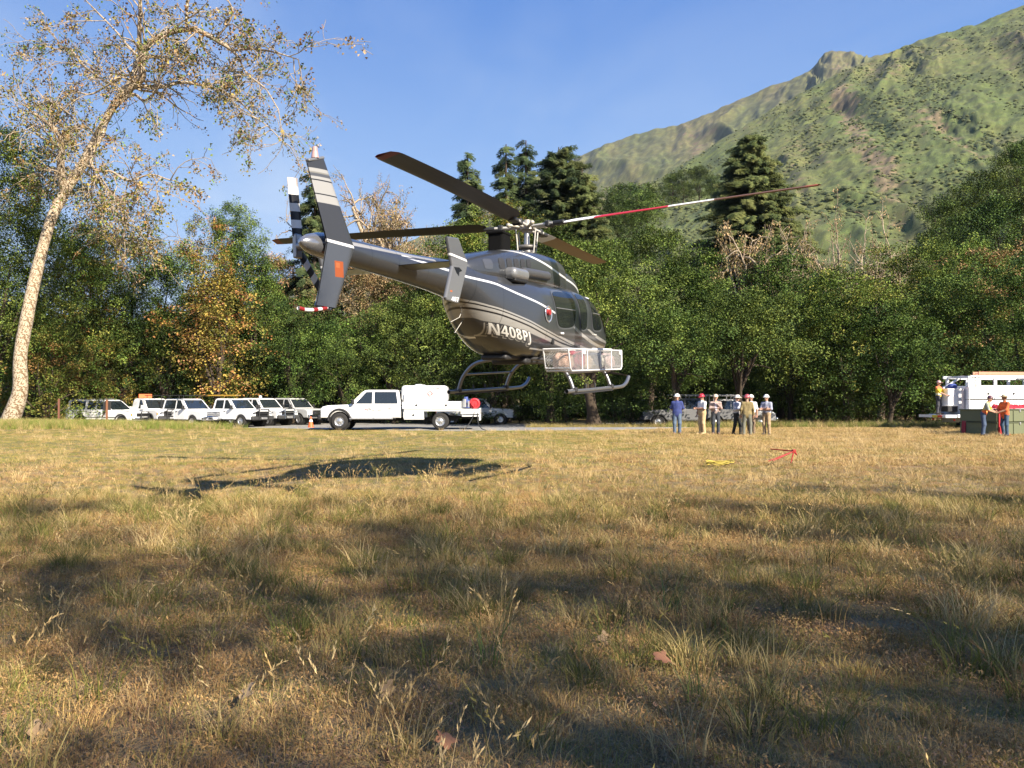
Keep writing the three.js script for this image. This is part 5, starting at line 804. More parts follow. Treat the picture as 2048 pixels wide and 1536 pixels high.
  const cup = part('fuel_filler', moved(new THREE.LatheGeometry([[0, -.03], [.09, -.025], [.125, .0], [.14, .012], [.15, .0]].map((p) => new THREE.Vector2(...p)), 28), -.71, 1.40, zOf(ST, -.71, 1.40) + .006, Math.PI / 2), lens, heli, 'shiny round fuel filler dish');
  part('fuel_cap', moved(new THREE.CylinderGeometry(.05, .055, .05, 18), -.73, 1.43, zOf(ST, -.71, 1.4) + .02, Math.PI / 2), red, cup);

  // cowling details on each side
  for (const side of [1, -1]) {
    const zc = (x, y) => side * zOf(COWL, x, y);
    for (let i = 0; i < 5; i++) part('louvre_screen', pane(COWL, [[-2.02 + i * .25, 2.255 + i * .022], [-1.84 + i * .25, 2.27 + i * .022], [-1.84 + i * .25, 2.09 + i * .03], [-2.02 + i * .25, 2.08 + i * .03]], side, .006, .3, 6), dull, heli);
    part('access_panel', pane(COWL, [[-2.42, 2.2], [-2.2, 2.22], [-2.2, 2.05], [-2.42, 2.04]], side, .005, .3, 6), grey, heli);
    part('intake_blister', [rb(.62, .20, .26, .09, -1.52, 2.03, side * .50)], greyLt, heli);
    part('blister_opening', [rb(.5, .08, .2, .03, -1.5, 1.93, side * .49)], black, heli);
    part('side_fairing_tube', [moved(new THREE.CapsuleGeometry(.085, 1.05, 6, 16), -.72, 2.11, side * .50, 0, 0, Math.PI / 2 + .03)], phys(.08, .08, .083, .4, { metalness: .3 }), heli);
    part('inspection_port', [rb(.3, .11, .02, .01, -1.15, 1.93, zc(-1.15, 1.98) + side * .004)], dull, heli);
  }
  const ex = part('exhaust_stack', [rb(.34, .40, .30, .05, -1.12, 2.62, 0, 0, 0, -.06), rb(.37, .05, .33, .02, -1.13, 2.80, 0, 0, 0, -.06)], phys(.004, .004, .004, .95, { specularIntensity: .3 }), heli);
  part('exhaust_lip', bx(.25, .02, .22, -1.135, 2.83, 0, 0, 0, -.06), black, ex);
  part('roof_antenna', plate([[0, 0], [.16, 0], [.24, .17], [.2, .18]], .015, .004).translate(2.05, 2.2, 0), greyLt, heli);
  part('roof_vent', moved(new THREE.SphereGeometry(.16, 16, 8, 0, 6.283, 0, 1.57).scale(1.4, .35, 1), 1.95, 1.86, .38), paint.clone(), heli).material.map = null;
  part('whip_antenna', [rod([-2.55, 1.36, 0], [-2.62, 1.28, .0], .006), rod([-2.62, 1.28, 0], [-2.86, 1.2, -.02], .005), rod([-2.42, 1.24, -.05], [-2.6, 1.04, -.1], .005)], pale, heli);
  part('belly_fairing', [rb(1.5, .14, .7, .06, -.1, .60, 0), rb(.9, .1, .5, .05, -1.0, .66, 0)], dull, heli);
  part('landing_light', [moved(new THREE.CylinderGeometry(.07, .07, .04, 16), 2.4, .63, 0)], lens, heli);

  // fin
  const finTex = canvasTex(512, 1024, (c, W, H) => {
    const X = (x) => (x + 6.7) / 1.3 * W, Y = (y) => H - (y - 1.1) / 2 * H; c.fillStyle = '#3b3c40'; c.fillRect(0, 0, W, H);
    c.fillStyle = '#4b4e54'; c.fillRect(0, Y(1.97), W, H);
    const band = (y0, y1, col) => { c.fillStyle = col; c.beginPath(); c.moveTo(X(-6.7), Y(y0 - .06)); c.quadraticCurveTo(X(-6.3), Y(y0 + .05), X(-5.4), Y(y0 - .02)); c.lineTo(X(-5.4), Y(y1 - .02)); c.quadraticCurveTo(X(-6.3), Y(y1 + .05), X(-6.7), Y(y1 - .06)); c.fill(); };
    band(2.41, 2.79, LIGHT); band(2.70, 2.735, '#55565a'); band(2.655, 2.668, BLACK); band(2.50, 2.512, BLACK); band(2.735, 2.75, '#86837b');
    c.strokeStyle = WHITE; c.lineWidth = 17; c.beginPath(); c.moveTo(X(-6.3), Y(2.005)); c.lineTo(X(-5.5), Y(1.955)); c.stroke();
    c.fillStyle = '#9c4c1c'; c.fillRect(X(-6.05), Y(1.77), W * .11, H * .095); c.fillStyle = '#a85f30'; c.fillRect(X(-6.03), Y(1.75), W * .05, H * .03);
    const r = rng32(3); for (let i = 0; i < 120; i++) { c.fillStyle = 'rgba(20,20,20,.16)'; c.fillRect(r() * W, r() * H, 2, 2); }
  });
  const finMat = new THREE.MeshPhysicalMaterial({ map: finTex, roughness: .42, metalness: .25, clearcoat: .4, clearcoatRoughness: .2, side: THREE.DoubleSide });
  const foil = (LE0, TE0, LE1, TE1, th, z0, uvf) => { // tapered aerofoil panel between two chords in the x-y plane
    const halves = [1, -1].map((s) => gridGeo(10, 10, (u, v) => { const x = lerp(lerp(LE0[0], TE0[0], u), lerp(LE1[0], TE1[0], u), v), y = lerp(lerp(LE0[1], TE0[1], u), lerp(LE1[1], TE1[1], u), v), t = th * (1 - .35 * v) * Math.sqrt(Math.min(1, u * 5 + 1e-4)) * (1 - .85 * u) / .8; return [x, y, z0 + s * t, ...uvf(x, y)]; }, s < 0)); return halves;
  };
  const fuv = (x, y) => [(x + 6.7) / 1.3, (y - 1.1) / 2];
  part('vertical_fin', [...foil([-5.63, 1.96], [-6.15, 1.97], [-6.18, 2.93], [-6.48, 2.83], .055, .20, fuv), ...foil([-5.63, 1.96], [-6.15, 1.97], [-6.01, 1.21], [-6.37, 1.23], .055, .20, fuv)], finMat, heli);
  part('fin_tip_cap', [rb(.30, .035, .06, .015, -6.33, 2.895, .2, 0, 0, .32)], greyLt, heli);
  part('fin_beacon', [moved(new THREE.CylinderGeometry(.035, .045, .07, 14), -6.33, 2.94, .2), moved(new THREE.CylinderGeometry(.03, .032, .06, 14), -6.33, 3.0, .2)], std(.45, .28, .26, .3), heli);
  const ts = part('tail_skid', tube([[-6.18, 1.21, .2], [-6.35, 1.18, .2], [-6.55, 1.165, .2], [-6.68, 1.18, .2]], .022, 14), white, heli, 'red and white tail stinger');
  for (const [a, b] of [[.02, .2], [.34, .48], [.78, 1]]) part('band', (() => { const c = curve([[-6.18, 1.21, .2], [-6.35, 1.18, .2], [-6.55, 1.165, .2], [-6.68, 1.18, .2]], 40).slice(Math.round(a * 40), Math.round(b * 40) + 1); return taper(c, c.map(() => .0245), 8); })(), red, ts);
  part('fin_mount', [rb(.42, .16, .1, .03, -5.85, 1.97, .12)], grey, heli);
  // tail gearbox fairing and rotor
  part('gearbox_fairing', moved(new THREE.LatheGeometry([[0, -.52], [.05, -.50], [.10, -.40], [.145, -.22], [.165, 0], [.16, .25]].map((p) => new THREE.Vector2(...p)), 28), -5.86, 1.97, 0, 0, 0, -Math.PI / 2), phys(.32, .32, .335, .22, { metalness: .75, clearcoat: .8 }), heli);
  const tr = part('tail_rotor_hub', [moved(new THREE.CylinderGeometry(.06, .06, .34, 14), -5.95, 2.0, -.26, Math.PI / 2), rb(.12, .3, .06, .02, -5.95, 2.0, -.40)], steel, heli);
  const trTex = canvasTex(32, 256, (c, W, H) => { const k = ['#17171a', '#e9e9e6', '#17171a', '#dedcd6', '#17171a', '#e4e2de', '#c0b4ae']; k.forEach((f, i) => { c.fillStyle = f; c.fillRect(0, H - (i + 1) * H / k.length, W, H / k.length + 1); }); });
  const trMat = new THREE.MeshStandardMaterial({ map: trTex, roughness: .5, side: THREE.DoubleSide });
  for (const s of [1, -1]) {
    const g = mergeGeometries([1, -1].map((q) => gridGeo(6, 10, (u, v) => [(u - .4) * .15, .12 + v * .70, q * .012 * Math.sin(Math.PI * Math.min(1, u * 1.2 + .05)) + .05 * (u - .4) * .6, u, v])));
    g.rotateZ(s > 0 ? .10 : Math.PI + .72); g.translate(-5.95, 2.0, -.40); part('tail_rotor_blade', g, trMat, heli);
  }
  // stabiliser
  part('horizontal_stabilizer', [gridGeo(1, 1, () => [0, 0, 0])].slice(1).concat([1, -1].map((q) => gridGeo(12, 2, (u, v) => [-4.2 - u * .42, 1.87 + q * .035 * Math.sqrt(Math.min(1, u * 5 + 1e-4)) * (1 - .9 * u) * 1.2, -1.0 + 2.0 * v, u, v], q < 0))), grey, heli);
  const epTex = canvasTex(256, 512, (c, W, H) => {
    c.fillStyle = '#5c5d60'; c.fillRect(0, 0, W, H); c.fillStyle = '#6c6d70'; c.fillRect(0, H * .33, W, H);
    c.strokeStyle = '#f0f0ee'; c.lineWidth = 16; c.beginPath(); c.moveTo(0, H * .27); c.lineTo(W, H * .33); c.stroke();
    c.fillStyle = '#16161a'; c.beginPath(); c.moveTo(W * .38, H * .46); c.lineTo(W * .60, H * .45); c.lineTo(W * .72, H * .49); c.lineTo(W * .6, H * .52); c.lineTo(W * .58, H * .58); c.lineTo(W * .48, H * .54); c.closePath(); c.fill();
    for (let i = 0; i < 9; i++) { c.fillStyle = 'rgba(30,30,30,.5)'; c.fillRect(W * (.3 + i * .06), H * .415, 3, 3); }
    c.fillStyle = '#c0622f'; c.fillRect(W * .22, H * .80, 20, 12); c.fillStyle = '#f2f2f2'; c.font = 'bold 46px sans-serif'; c.save(); c.translate(W * .26, H * .95); c.fillText('407', 0, 0); c.restore();
  });
  const epMat = new THREE.MeshPhysicalMaterial({ map: epTex, roughness: .4, metalness: .2, clearcoat: .4, side: THREE.DoubleSide });
  for (const s of [1, -1]) {
    const g = plate([[-4.80, 2.16], [-4.50, 2.18], [-4.26, 1.89], [-4.27, 1.83], [-4.52, 1.34], [-4.56, 1.32], [-4.84, 1.345], [-4.87, 1.38], [-4.68, 1.80]], .05, .018).translate(0, 0, s * 1.02), p = g.attributes.position, uv = g.attributes.uv;
    for (let i = 0; i < p.count; i++) uv.setXY(i, s > 0 ? (p.getX(i) + 4.9) / .66 : 1 - (p.getX(i) + 4.9) / .66, (p.getY(i) - 1.3) / .9);
    part('endplate', g, epMat, heli);
  }
  // rotor
  const mast = part('rotor_mast', [rod([.05, 2.5, 0], [.09, 3.1, 0], .06, .05, 14), rb(.18, .16, .18, .04, .05, 2.62, 0)], steel, heli);
  part('swashplate', [moved(new THREE.TorusGeometry(.16, .035, 8, 24), .06, 2.72, 0, Math.PI / 2), moved(new THREE.CylinderGeometry(.11, .14, .12, 18), .06, 2.66, 0)], std(.16, .15, .14, .5, .4), mast);
  for (let i = 0; i < 4; i++) { const a = i * Math.PI / 2 + .5; part('pitch_link', rod([.06 + Math.cos(a) * .2, 2.55, Math.sin(a) * .2], [.09 + Math.cos(a) * .26, 3.05, Math.sin(a) * .26], .014), pale, mast); }
  const hub = part('rotor_hub', [moved(new THREE.CylinderGeometry(.14, .16, .1, 20), .1, 3.1, 0), moved(new THREE.CylinderGeometry(.06, .1, .1, 16), .1, 3.19, 0), rb(.16, .1, .16, .03, .1, 3.04, 0)], std(.32, .29, .25, .5, .3), heli);
  const dark = (t) => canvasTex(256, 32, (c, W, H) => t(c, W, H));
  const plain = dark((c, W, H) => { c.fillStyle = '#35302b'; c.fillRect(0, 0, W, H); for (let i = 0; i < 300; i++) { c.fillStyle = `rgba(${i % 2 ? '96,82,66' : '12,12,12'},.2)`; c.fillRect((i * 37.7) % W, (i * 11.3) % H, 6, 1); } c.fillStyle = '#7a2a22'; c.fillRect(W * .965, 0, W, H); });
  const striped = dark((c, W, H) => { const k = [[0, '#2a2826'], [.015, '#f2f2f2'], [.156, '#b82429'], [.469, '#f0efec'], [.645, '#6a4a30'], [.96, '#8a4a2c']]; k.forEach(([a, f]) => { c.fillStyle = f; c.fillRect(a * W, 0, W, H); }); });
  const tan = dark((c, W, H) => { c.fillStyle = '#8a6b47'; c.fillRect(0, 0, W, H); c.fillStyle = '#e8e6e2'; c.fillRect(0, 0, W * .12, H); c.fillStyle = '#7a5c34'; c.fillRect(W * .95, 0, W, H); });
  const bladeMat = (t) => new THREE.MeshStandardMaterial({ map: t, roughness: .45, side: THREE.DoubleSide });
  // [bearing seen from above in the scene, blade length, rise of the tip, paint, label]; the blades lead and lag a little round the hub
  const yaw = 65 * Math.PI / 180;
  for (const [deg, L, rise, tex, label, pit = -1] of [[36, 5.3, -.03, striped, 'rotor blade banded white, red and white'], [112, 5.25, -.11, plain, 'dark rotor blade reaching toward the camera'], [195, 5.3, -.02, plain, 'dark rotor blade passing behind the fin'], [295, 4.5, .03, tan, 'tan rotor blade pointing away', .8]]) {
    const a = deg * Math.PI / 180, dirW = V(Math.cos(a), 0, Math.sin(a)); // scene axes: x right, z toward the camera
    const dl = dirW.clone().applyAxisAngle(V(0, 1, 0), -yaw), phi = Math.atan2(-dl.z, dl.x);
    const arm = new THREE.Group(); // used only to bake the matrix
    arm.position.set(.1, 3.1, 0); arm.rotation.order = 'YZX'; arm.rotation.set(.0, phi, -2.5 * Math.PI / 180 * Math.cos(phi)); arm.updateMatrix();
    const g = mergeGeometries([1, -1].map((q) => gridGeo(40, 8, (u, v) => {
      const s = .78 + u * (L - .78), w = .32 * (u > .97 ? 1 - (u - .97) * 9 : u < .03 ? .6 + u * 13 : 1), tw = pit * (.34 - .16 * u), zz = (.3 - v) * w, th = .018 * Math.sqrt(Math.min(1, v * 6 + 1e-4)) * (1 - .92 * v) * 1.25;
      return [s, rise * u * u + rise * .15 * u + q * th * Math.cos(tw) + zz * Math.sin(tw), zz, u, v];
    }, q > 0)));
    const B = part('rotor_blade', g.applyMatrix4(arm.matrix), bladeMat(tex), heli, label);
    const cuff = [rb(.30, .075, .16, .03, .70, .0, 0), rod([.12, .0, .05], [.62, .0, .06], .028), rod([.12, .0, -.05], [.62, .0, -.06], .028), rb(.1, .12, .2, .03, .5, 0, 0)].map((x) => x.applyMatrix4(arm.matrix));
    part('blade_grip', [cuff[0], cuff[3]], std(.03, .03, .03, .5, .2), B); part('yoke_arm', [cuff[1], cuff[2]], pale, B);
  }
  for (let i = 0; i < 4; i++) { const a = i * Math.PI / 2 + .9; part('damper', [rod([.1 + Math.cos(a) * .1, 3.1, Math.sin(a) * .1], [.1 + Math.cos(a) * .34, 3.13, Math.sin(a) * .34], .03), moved(new THREE.SphereGeometry(.045, 10, 8), .1 + Math.cos(a) * .36, 3.13, Math.sin(a) * .36)], std(.42, .38, .31, .5, .3), hub); }

  // landing gear
  const tubeMat = std(.25, .25, .26, .36, .75);
  for (const s of [1, -1]) {
    const sk = part('skid', tube([[-.98, .05, s * 1.15], [-.3, .04, s * 1.15], [1.0, .04, s * 1.15], [2.0, .04, s * 1.15], [2.3, .06, s * 1.15], [2.55, .14, s * 1.15], [2.68, .24, s * 1.15]], .037, 40, 10), tubeMat, heli);
    part('skid_shoe', [rb(2.2, .02, .08, .008, .4, -.005, s * 1.15), rb(.1, .08, .11, .02, -.6, .07, s * 1.15), rb(.1, .08, .11, .02, 1.45, .07, s * 1.15), rod([.0, .08, s * 1.15], [.0, .16, s * 1.15], .018), rod([.5, .08, s * 1.15], [.5, .16, s * 1.15], .018)], dull, sk);
    part('flight_step', [rod([-.58, .36, s * 1.02], [1.42, .38, s * 1.02], .02)], tubeMat, heli);
  }
  for (const x of [-.62, 1.45]) part('cross_tube', tube([[x, .06, 1.15], [x, .32, 1.04], [x, .55, .80], [x, .62, .45], [x, .63, 0], [x, .62, -.45], [x, .55, -.80], [x, .32, -1.04], [x, .06, -1.15]], .034, 48, 10), tubeMat, heli);

  // cargo basket of expanded metal on the starboard side
  const bk = part('basket_frame', (() => {
    const g = [], x0 = -.95, x1 = 2.1, yt = .78, yb = .40, zi = .72, zo = 1.18, r = .016, xr = -.85;
    const loop = (pts) => { for (let i = 0; i < pts.length; i++) g.push(rod(pts[i], pts[(i + 1) % pts.length], r, r, 6)); };
    loop([[x0, yt, zo], [x1, yt, zo], [x1, yb + .06, zo], [x1 - .08, yb, zo], [xr + .06, yb, zo], [xr, yb + .05, zo]]);
    loop([[x0, yt, zi], [x1, yt, zi], [x1, yb + .06, zi], [x1 - .08, yb, zi], [xr + .06, yb, zi], [xr, yb + .05, zi]]);
    for (const p of [[x0, yt], [x1, yt], [x1, yb + .06], [x1 - .08, yb], [xr, yb + .05], [xr + .06, yb]]) g.push(rod([p[0], p[1], zi], [p[0], p[1], zo], r, r, 6));
    for (const x of [-.25, .02, .75, 1.42]) g.push(rod([x, yb, zo], [x, yt, zo], .012, .012, 6));
    return g;
  })(), std(.75, .75, .75, .4, .3), heli);
  const lattice = (w, h, p, f) => { // crossing strands cut to a rectangle; f maps (u, v) metres to a place
    const g = [];
    for (const s of [1, -1]) for (let c = -h; c < w + h; c += p) { // line u = c + s * k * v
      const k = 1.9, pts = []; let u0 = s > 0 ? c : c + k * h, v0 = 0; const steps = 10; const A = [u0, 0], B = [u0 + s * k * h, h];
      let t0 = 0, t1 = 1; const du = B[0] - A[0]; const ta = (0 - A[0]) / du, tb = (w - A[0]) / du; t0 = Math.max(t0, Math.min(ta, tb)); t1 = Math.min(t1, Math.max(ta, tb)); if (t1 - t0 < .02) continue;
      g.push(rod(f(A[0] + du * t0, h * t0), f(A[0] + du * t1, h * t1), 0.003, .003, 3));
    }
    return g;
  };
  const wire = std(.45, .45, .44, .45, .35);
  part('side_mesh', lattice(2.93, .36, .055, (u, v) => [-.85 + u, .41 + v, 1.18]), wire, bk);
  part('rear_mesh', lattice(.46, .36, .055, (u, v) => [-.86 - v * .22, .41 + v, .72 + u]), wire, bk);
  part('front_mesh', lattice(.46, .36, .055, (u, v) => [2.1, .42 + v, .72 + u]), wire, bk);
  part('inner_mesh', lattice(2.93, .36, .11, (u, v) => [-.85 + u, .41 + v, .72]), wire, bk);
  part('floor_mesh', lattice(2.93, .46, .11, (u, v) => [-.85 + u, .40, .72 + v]), wire, bk);
  part('lid_rail', [rb(1.1, .04, .05, .015, .9, .79, 1.17), rb(.06, .1, .04, .012, -.2, .74, 1.2), rb(.06, .1, .04, .012, 1.95, .74, 1.2)], white, bk);
  part('basket_mount', [rb(.08, .05, .7, .02, -.4, .66, .75), rb(.08, .05, .7, .02, 1.3, .66, .75)], dull, heli);

  // what lies in the basket: bags, each a thing of its own
  heli.updateMatrixWorld(true);
  const sack = (name, label, mat, x, y, z, sx, sy, sz, seed) => {
    const g = new THREE.SphereGeometry(1, 24, 16), p = g.attributes.position;
    for (let i = 0; i < p.count; i++) { const q = V(p.getX(i), p.getY(i), p.getZ(i)), k = 1 + .14 * N3(q.x * 1.6 + seed, q.y * 1.6, q.z * 1.6) + .05 * N3(q.x * 5, q.y * 5 + seed, q.z * 5); p.setXYZ(i, Math.sign(q.x) * Math.pow(Math.abs(q.x), .75) * k * sx, Math.sign(q.y) * Math.pow(Math.abs(q.y), .75) * k * sy, Math.sign(q.z) * Math.pow(Math.abs(q.z), .8) * k * sz); }
    g.computeVertexNormals(); g.translate(x, y, z); const m = part(name, g, mat, scene); m.applyMatrix4(heli.matrixWorld); tag(m, label, 'bag', 'bags in the helicopter basket'); return m;
  };
  sack('cargo_bag', 'white fabric bag in the middle of the helicopter basket', std(.72, .69, .60, .9), .95, .56, .96, .34, .17, .17, 3);
  sack('cargo_bag', 'tan canvas bag at the rear of the helicopter basket', std(.42, .27, .20, .9), -.52, .56, .92, .22, .16, .17, 8);
  sack('cargo_bag', 'dark red bag beside the tan one in the basket', std(.30, .05, .08, .85), -.08, .58, .98, .2, .17, .16, 12);
  sack('cargo_bag', 'grey and pink bag at the front of the basket', std(.48, .34, .32, .9), 1.75, .56, .95, .27, .16, .17, 17);
  sack('cargo_bag', 'pale brown bag between the red and white bags', std(.45, .37, .29, .9), .40, .55, .95, .22, .15, .16, 23);
}

// ---------------------------------------------------------------- people (facing +z in their own axes, feet at the origin)
const SKINS = { a: [.46, .27, .19], b: [.38, .21, .14], c: [.30, .16, .10] };
// distance to a tapered capsule between two joints, squashed front to back by k
function capsule(p, c) {
  const ax = c.a[0], ay = c.a[1], az = c.a[2], bx_ = c.b[0] - ax, by = c.b[1] - ay, bz = c.b[2] - az, px = p[0] - ax, py = p[1] - ay, pz = p[2] - az, l = bx_ * bx_ + by * by + bz * bz;
  const t = l > 1e-9 ? clamp((px * bx_ + py * by + pz * bz) / l) : 0, dx = px - bx_ * t, dy = py - by * t, dz = (pz - bz * t) / (c.k ?? 1);
  return Math.sqrt(dx * dx + dy * dy + dz * dz) - lerp(c.r, c.s ?? c.r, t);
}
function meshField(caps, lo, hi, res, blend) {
  const dist = (p) => { let s = 0, m = 1e9; for (const c of caps) { const d = capsule(p, c); if (d < m) m = d; s += Math.exp(-d / blend); } return s > 1e-30 ? -blend * Math.log(s) : m; };
  const mc = new MarchingCubes(res, new THREE.MeshBasicMaterial(), false, false, 160000), h = res / 2, sx = [0, 1, 2].map((k) => (hi[k] - lo[k]) / 2), cx = [0, 1, 2].map((k) => (hi[k] + lo[k]) / 2), p = [0, 0, 0];
  mc.isolation = 0;
  for (let k = 0; k < res; k++) for (let j = 0; j < res; j++) for (let i = 0; i < res; i++) { p[0] = cx[0] + (i - h) / h * sx[0]; p[1] = cx[1] + (j - h) / h * sx[1]; p[2] = cx[2] + (k - h) / h * sx[2]; mc.field[i + j * res + k * res * res] = -dist(p); }
  mc.update();
  const n = mc.count, pos = new Float32Array(n * 3), nor = new Float32Array(n * 3), col = new Float32Array(n * 3), e = .004;
  for (let i = 0; i < n; i++) {
    const q = [0, 1, 2].map((k) => mc.positionArray[i * 3 + k] * sx[k] + cx[k]); let best = caps[0], bd = 1e9; for (const c of caps) { const d = capsule(q, c); if (d < bd) { bd = d; best = c; } }
    const d0 = dist(q), g = [0, 1, 2].map((k) => { const w = q.slice(); w[k] += e; return dist(w) - d0; }), L = Math.hypot(...g) || 1, c = typeof best.c === 'function' ? best.c(q) : best.c;
    for (let k = 0; k < 3; k++) { pos[i * 3 + k] = q[k]; nor[i * 3 + k] = g[k] / L; col[i * 3 + k] = c[k]; }
  }
  const g = new THREE.BufferGeometry(); g.setAttribute('position', new THREE.BufferAttribute(pos, 3)); g.setAttribute('normal', new THREE.BufferAttribute(nor, 3)); g.setAttribute('color', new THREE.BufferAttribute(col, 3)); return g;
}
const made = new Map(), once = (k, f) => { if (!made.has(k)) made.set(k, f()); return made.get(k).clone(); };
function handGeo(skin, right) { // palm along -y, thumb to the side; fingers of different lengths, slightly curled toward +z
  const m = right ? -1 : 1, caps = [{ a: [-.022 * m, -.02, 0], b: [-.024 * m, -.075, .004], r: .019, s: .016, k: .75, c: skin }, { a: [.004 * m, -.02, 0], b: [.004 * m, -.082, .004], r: .02, s: .017, k: .75, c: skin }, { a: [.026 * m, -.022, 0], b: [.030 * m, -.078, .004], r: .018, s: .016, k: .75, c: skin }, { a: [0, .03, 0], b: [0, -.02, 0], r: .029, s: .027, k: .8, c: skin }];
  [[-.030, .052], [-.010, .062], [.011, .068], [.032, .060]].forEach(([x, l]) => { const b = [x * m, -.085, .006], k1 = [x * m * 1.05, -.085 - l * .5, .012], k2 = [x * m * 1.06, -.085 - l * .82, .03], k3 = [x * m * 1.06, -.085 - l, .05]; caps.push({ a: b, b: k1, r: .0088, c: skin }, { a: k1, b: k2, r: .0084, c: skin }, { a: k2, b: k3, r: .008, s: .0072, c: skin }); });
  caps.push({ a: [.030 * m, -.03, .004], b: [.056 * m, -.062, .018], r: .0125, s: .0105, c: skin }, { a: [.056 * m, -.062, .018], b: [.060 * m, -.095, .03], r: .0105, s: .009, c: skin });
  return meshField(caps, [-.085, -.19, -.06], [.085, .07, .09], 44, .004);
}
function headGeo(skin, hair) {
  const hc = (q) => (q[1] > .045 + .35 * Math.max(0, q[2]) - .5 * Math.max(0, -q[2]) ? hair : q[2] > .075 && Math.abs(q[1] - .012) < .012 && Math.abs(Math.abs(q[0]) - .032) < .016 ? [.03, .025, .02] : q[2] > .07 && Math.abs(q[1] + .058) < .006 && Math.abs(q[0]) < .025 ? skin.map((x) => x * .6) : skin);
  const caps = [{ a: [0, .03, -.012], b: [0, .012, .012], r: .092, s: .082, k: 1.08, c: hc }, { a: [0, -.02, .015], b: [0, -.072, .045], r: .066, s: .040, c: hc }, { a: [0, .012, .088], b: [0, -.024, .106], r: .011, s: .016, c: skin }, { a: [-.082, .008, -.008], b: [-.086, -.028, -.004], r: .015, s: .011, k: .8, c: skin }, { a: [.082, .008, -.008], b: [.086, -.028, -.004], r: .015, s: .011, k: .8, c: skin }, { a: [0, -.05, -.02], b: [0, -.17, -.03], r: .056, s: .06, c: skin }, { a: [-.035, .03, .078], b: [.035, .03, .078], r: .014, c: hc }];
  return meshField(caps, [-.14, -.19, -.15], [.14, .16, .16], 46, .008);
}
const PEOPLE_MAT = new THREE.MeshStandardMaterial({ vertexColors: true, roughness: .85, side: THREE.DoubleSide });
function person(label, [x, z], yaw, o) {
  const t = thing('person', label, 'person', [x, groundY(x, z) + (o.y ?? 0), z], yaw, o.group), S = SKINS[o.skin ?? 'a'], sh = o.shirt, pa = o.pants, bo = o.boots ?? [.05, .035, .025], lean = o.lean ?? 0, bulk = o.bulk ?? 1, caps = [];
  const fold = (c, f) => (q) => { const k = 1 + .22 * N3(q[0] * 9 + yaw * 7, q[1] * f, q[2] * 9); const b = typeof c === 'function' ? c(q) : c; return b.map((v) => v * k); };
  const shirt = fold(sh, 7), pants = fold(pa, 6), tilt = (p) => { const h = Math.max(0, p[1] - .95); return [p[0], p[1] - h * (1 - Math.cos(lean)), p[2] + h * Math.sin(lean)]; };
  const st = o.stance ?? .11, step = o.step ?? 0;
  for (const s of [1, -1]) {
    const hip = [s * .09, .93, 0], kn = [s * (st * .95 + .01), .50, .03 + s * step * .5], an = [s * st, .11, -.02 + s * step], toe = [s * (st + .03), .045, .15 + s * step];
    caps.push({ a: hip, b: kn, r: .098 * bulk, s: .072 * bulk, c: pants }, { a: kn, b: an, r: .070 * bulk, s: .066 * bulk, c: pants }, { a: [an[0], .05, an[2] - .03], b: toe, r: .048, s: .042, k: 1, c: bo });
  }
  caps.push({ a: [-.07, .97, 0], b: [.07, .97, 0], r: .125 * bulk, k: .85, c: o.long ? shirt : pants });
  const T = (a, b, r, s, c, k = .8) => caps.push({ a: tilt(a), b: tilt(b), r, s, k, c });
  T([-.075, 1.05, .0], [-.115, 1.36, 0], .115 * bulk, .105, shirt); T([.075, 1.05, 0], [.115, 1.36, 0], .115 * bulk, .105, shirt); T([0, 1.02, .02], [0, 1.36, .02], .125 * bulk, .115, shirt); T([-.17, 1.425, -.01], [.17, 1.425, -.01], .066, .066, shirt, 1); T([0, 1.43, 0], [0, 1.5, .0], .07, .058, o.collar ?? shirt, 1);
  if (o.long) T([0, .9, .01], [0, 1.0, .01], .135 * bulk, .13, shirt, .85);
  // arms: elbow and wrist places by pose
  const E = { behind: [[.27, 1.18, -.06], [.10, 1.0, -.20]], folded: [[.25, 1.17, .06], [-.06, 1.16, .20]], side: [[.26, 1.16, -.03], [.27, .92, .05]], chin: [[.24, 1.18, .10], [.04, 1.40, .18]], hip: [[.31, 1.18, -.04], [.19, 1.02, .04]], reach: [[.22, 1.16, .20], [.12, 1.05, .42]], grip: [[.24, 1.14, .16], [.1, 1.06, .36]] };
  const hands = [];
  [1, -1].forEach((s, i) => {
    const [el, wr] = E[(o.arms ?? ['side', 'side'])[i]], lift = (o.arms ?? [])[i] === 'folded' && s < 0 ? .035 : 0, A = tilt([s * .195, 1.415, 0]), B = tilt([s * el[0], el[1], el[2]]), W = tilt([s * wr[0], wr[1] + lift, wr[2] + lift]);
    caps.push({ a: A, b: B, r: .062, s: .052, c: shirt }, { a: B, b: W, r: .047, s: .034, c: o.sleeves === 'long' ? shirt : S });
    const dir = V(...W).sub(V(...B)).normalize(), g = once('hand' + S + (s > 0), () => handGeo(S, s > 0)), q = new THREE.Quaternion().setFromUnitVectors(V(0, -1, 0), dir); g.applyQuaternion(q); g.translate(W[0] + dir.x * .02, W[1] + dir.y * .02, W[2] + dir.z * .02); hands.push(g);
  });
  const body = meshField(caps, [-.46, -.02, -.46], [.46, 1.62, .62], 72, .018), nk = tilt([0, 1.655, .02]), head = once('head' + S, () => headGeo(S, [.05, .035, .025]));
  head.rotateX(lean * .4 + (o.nod ?? 0)); head.rotateY(o.turn ?? 0); head.translate(...nk);
  part('body', [body, head, ...hands], PEOPLE_MAT, t);
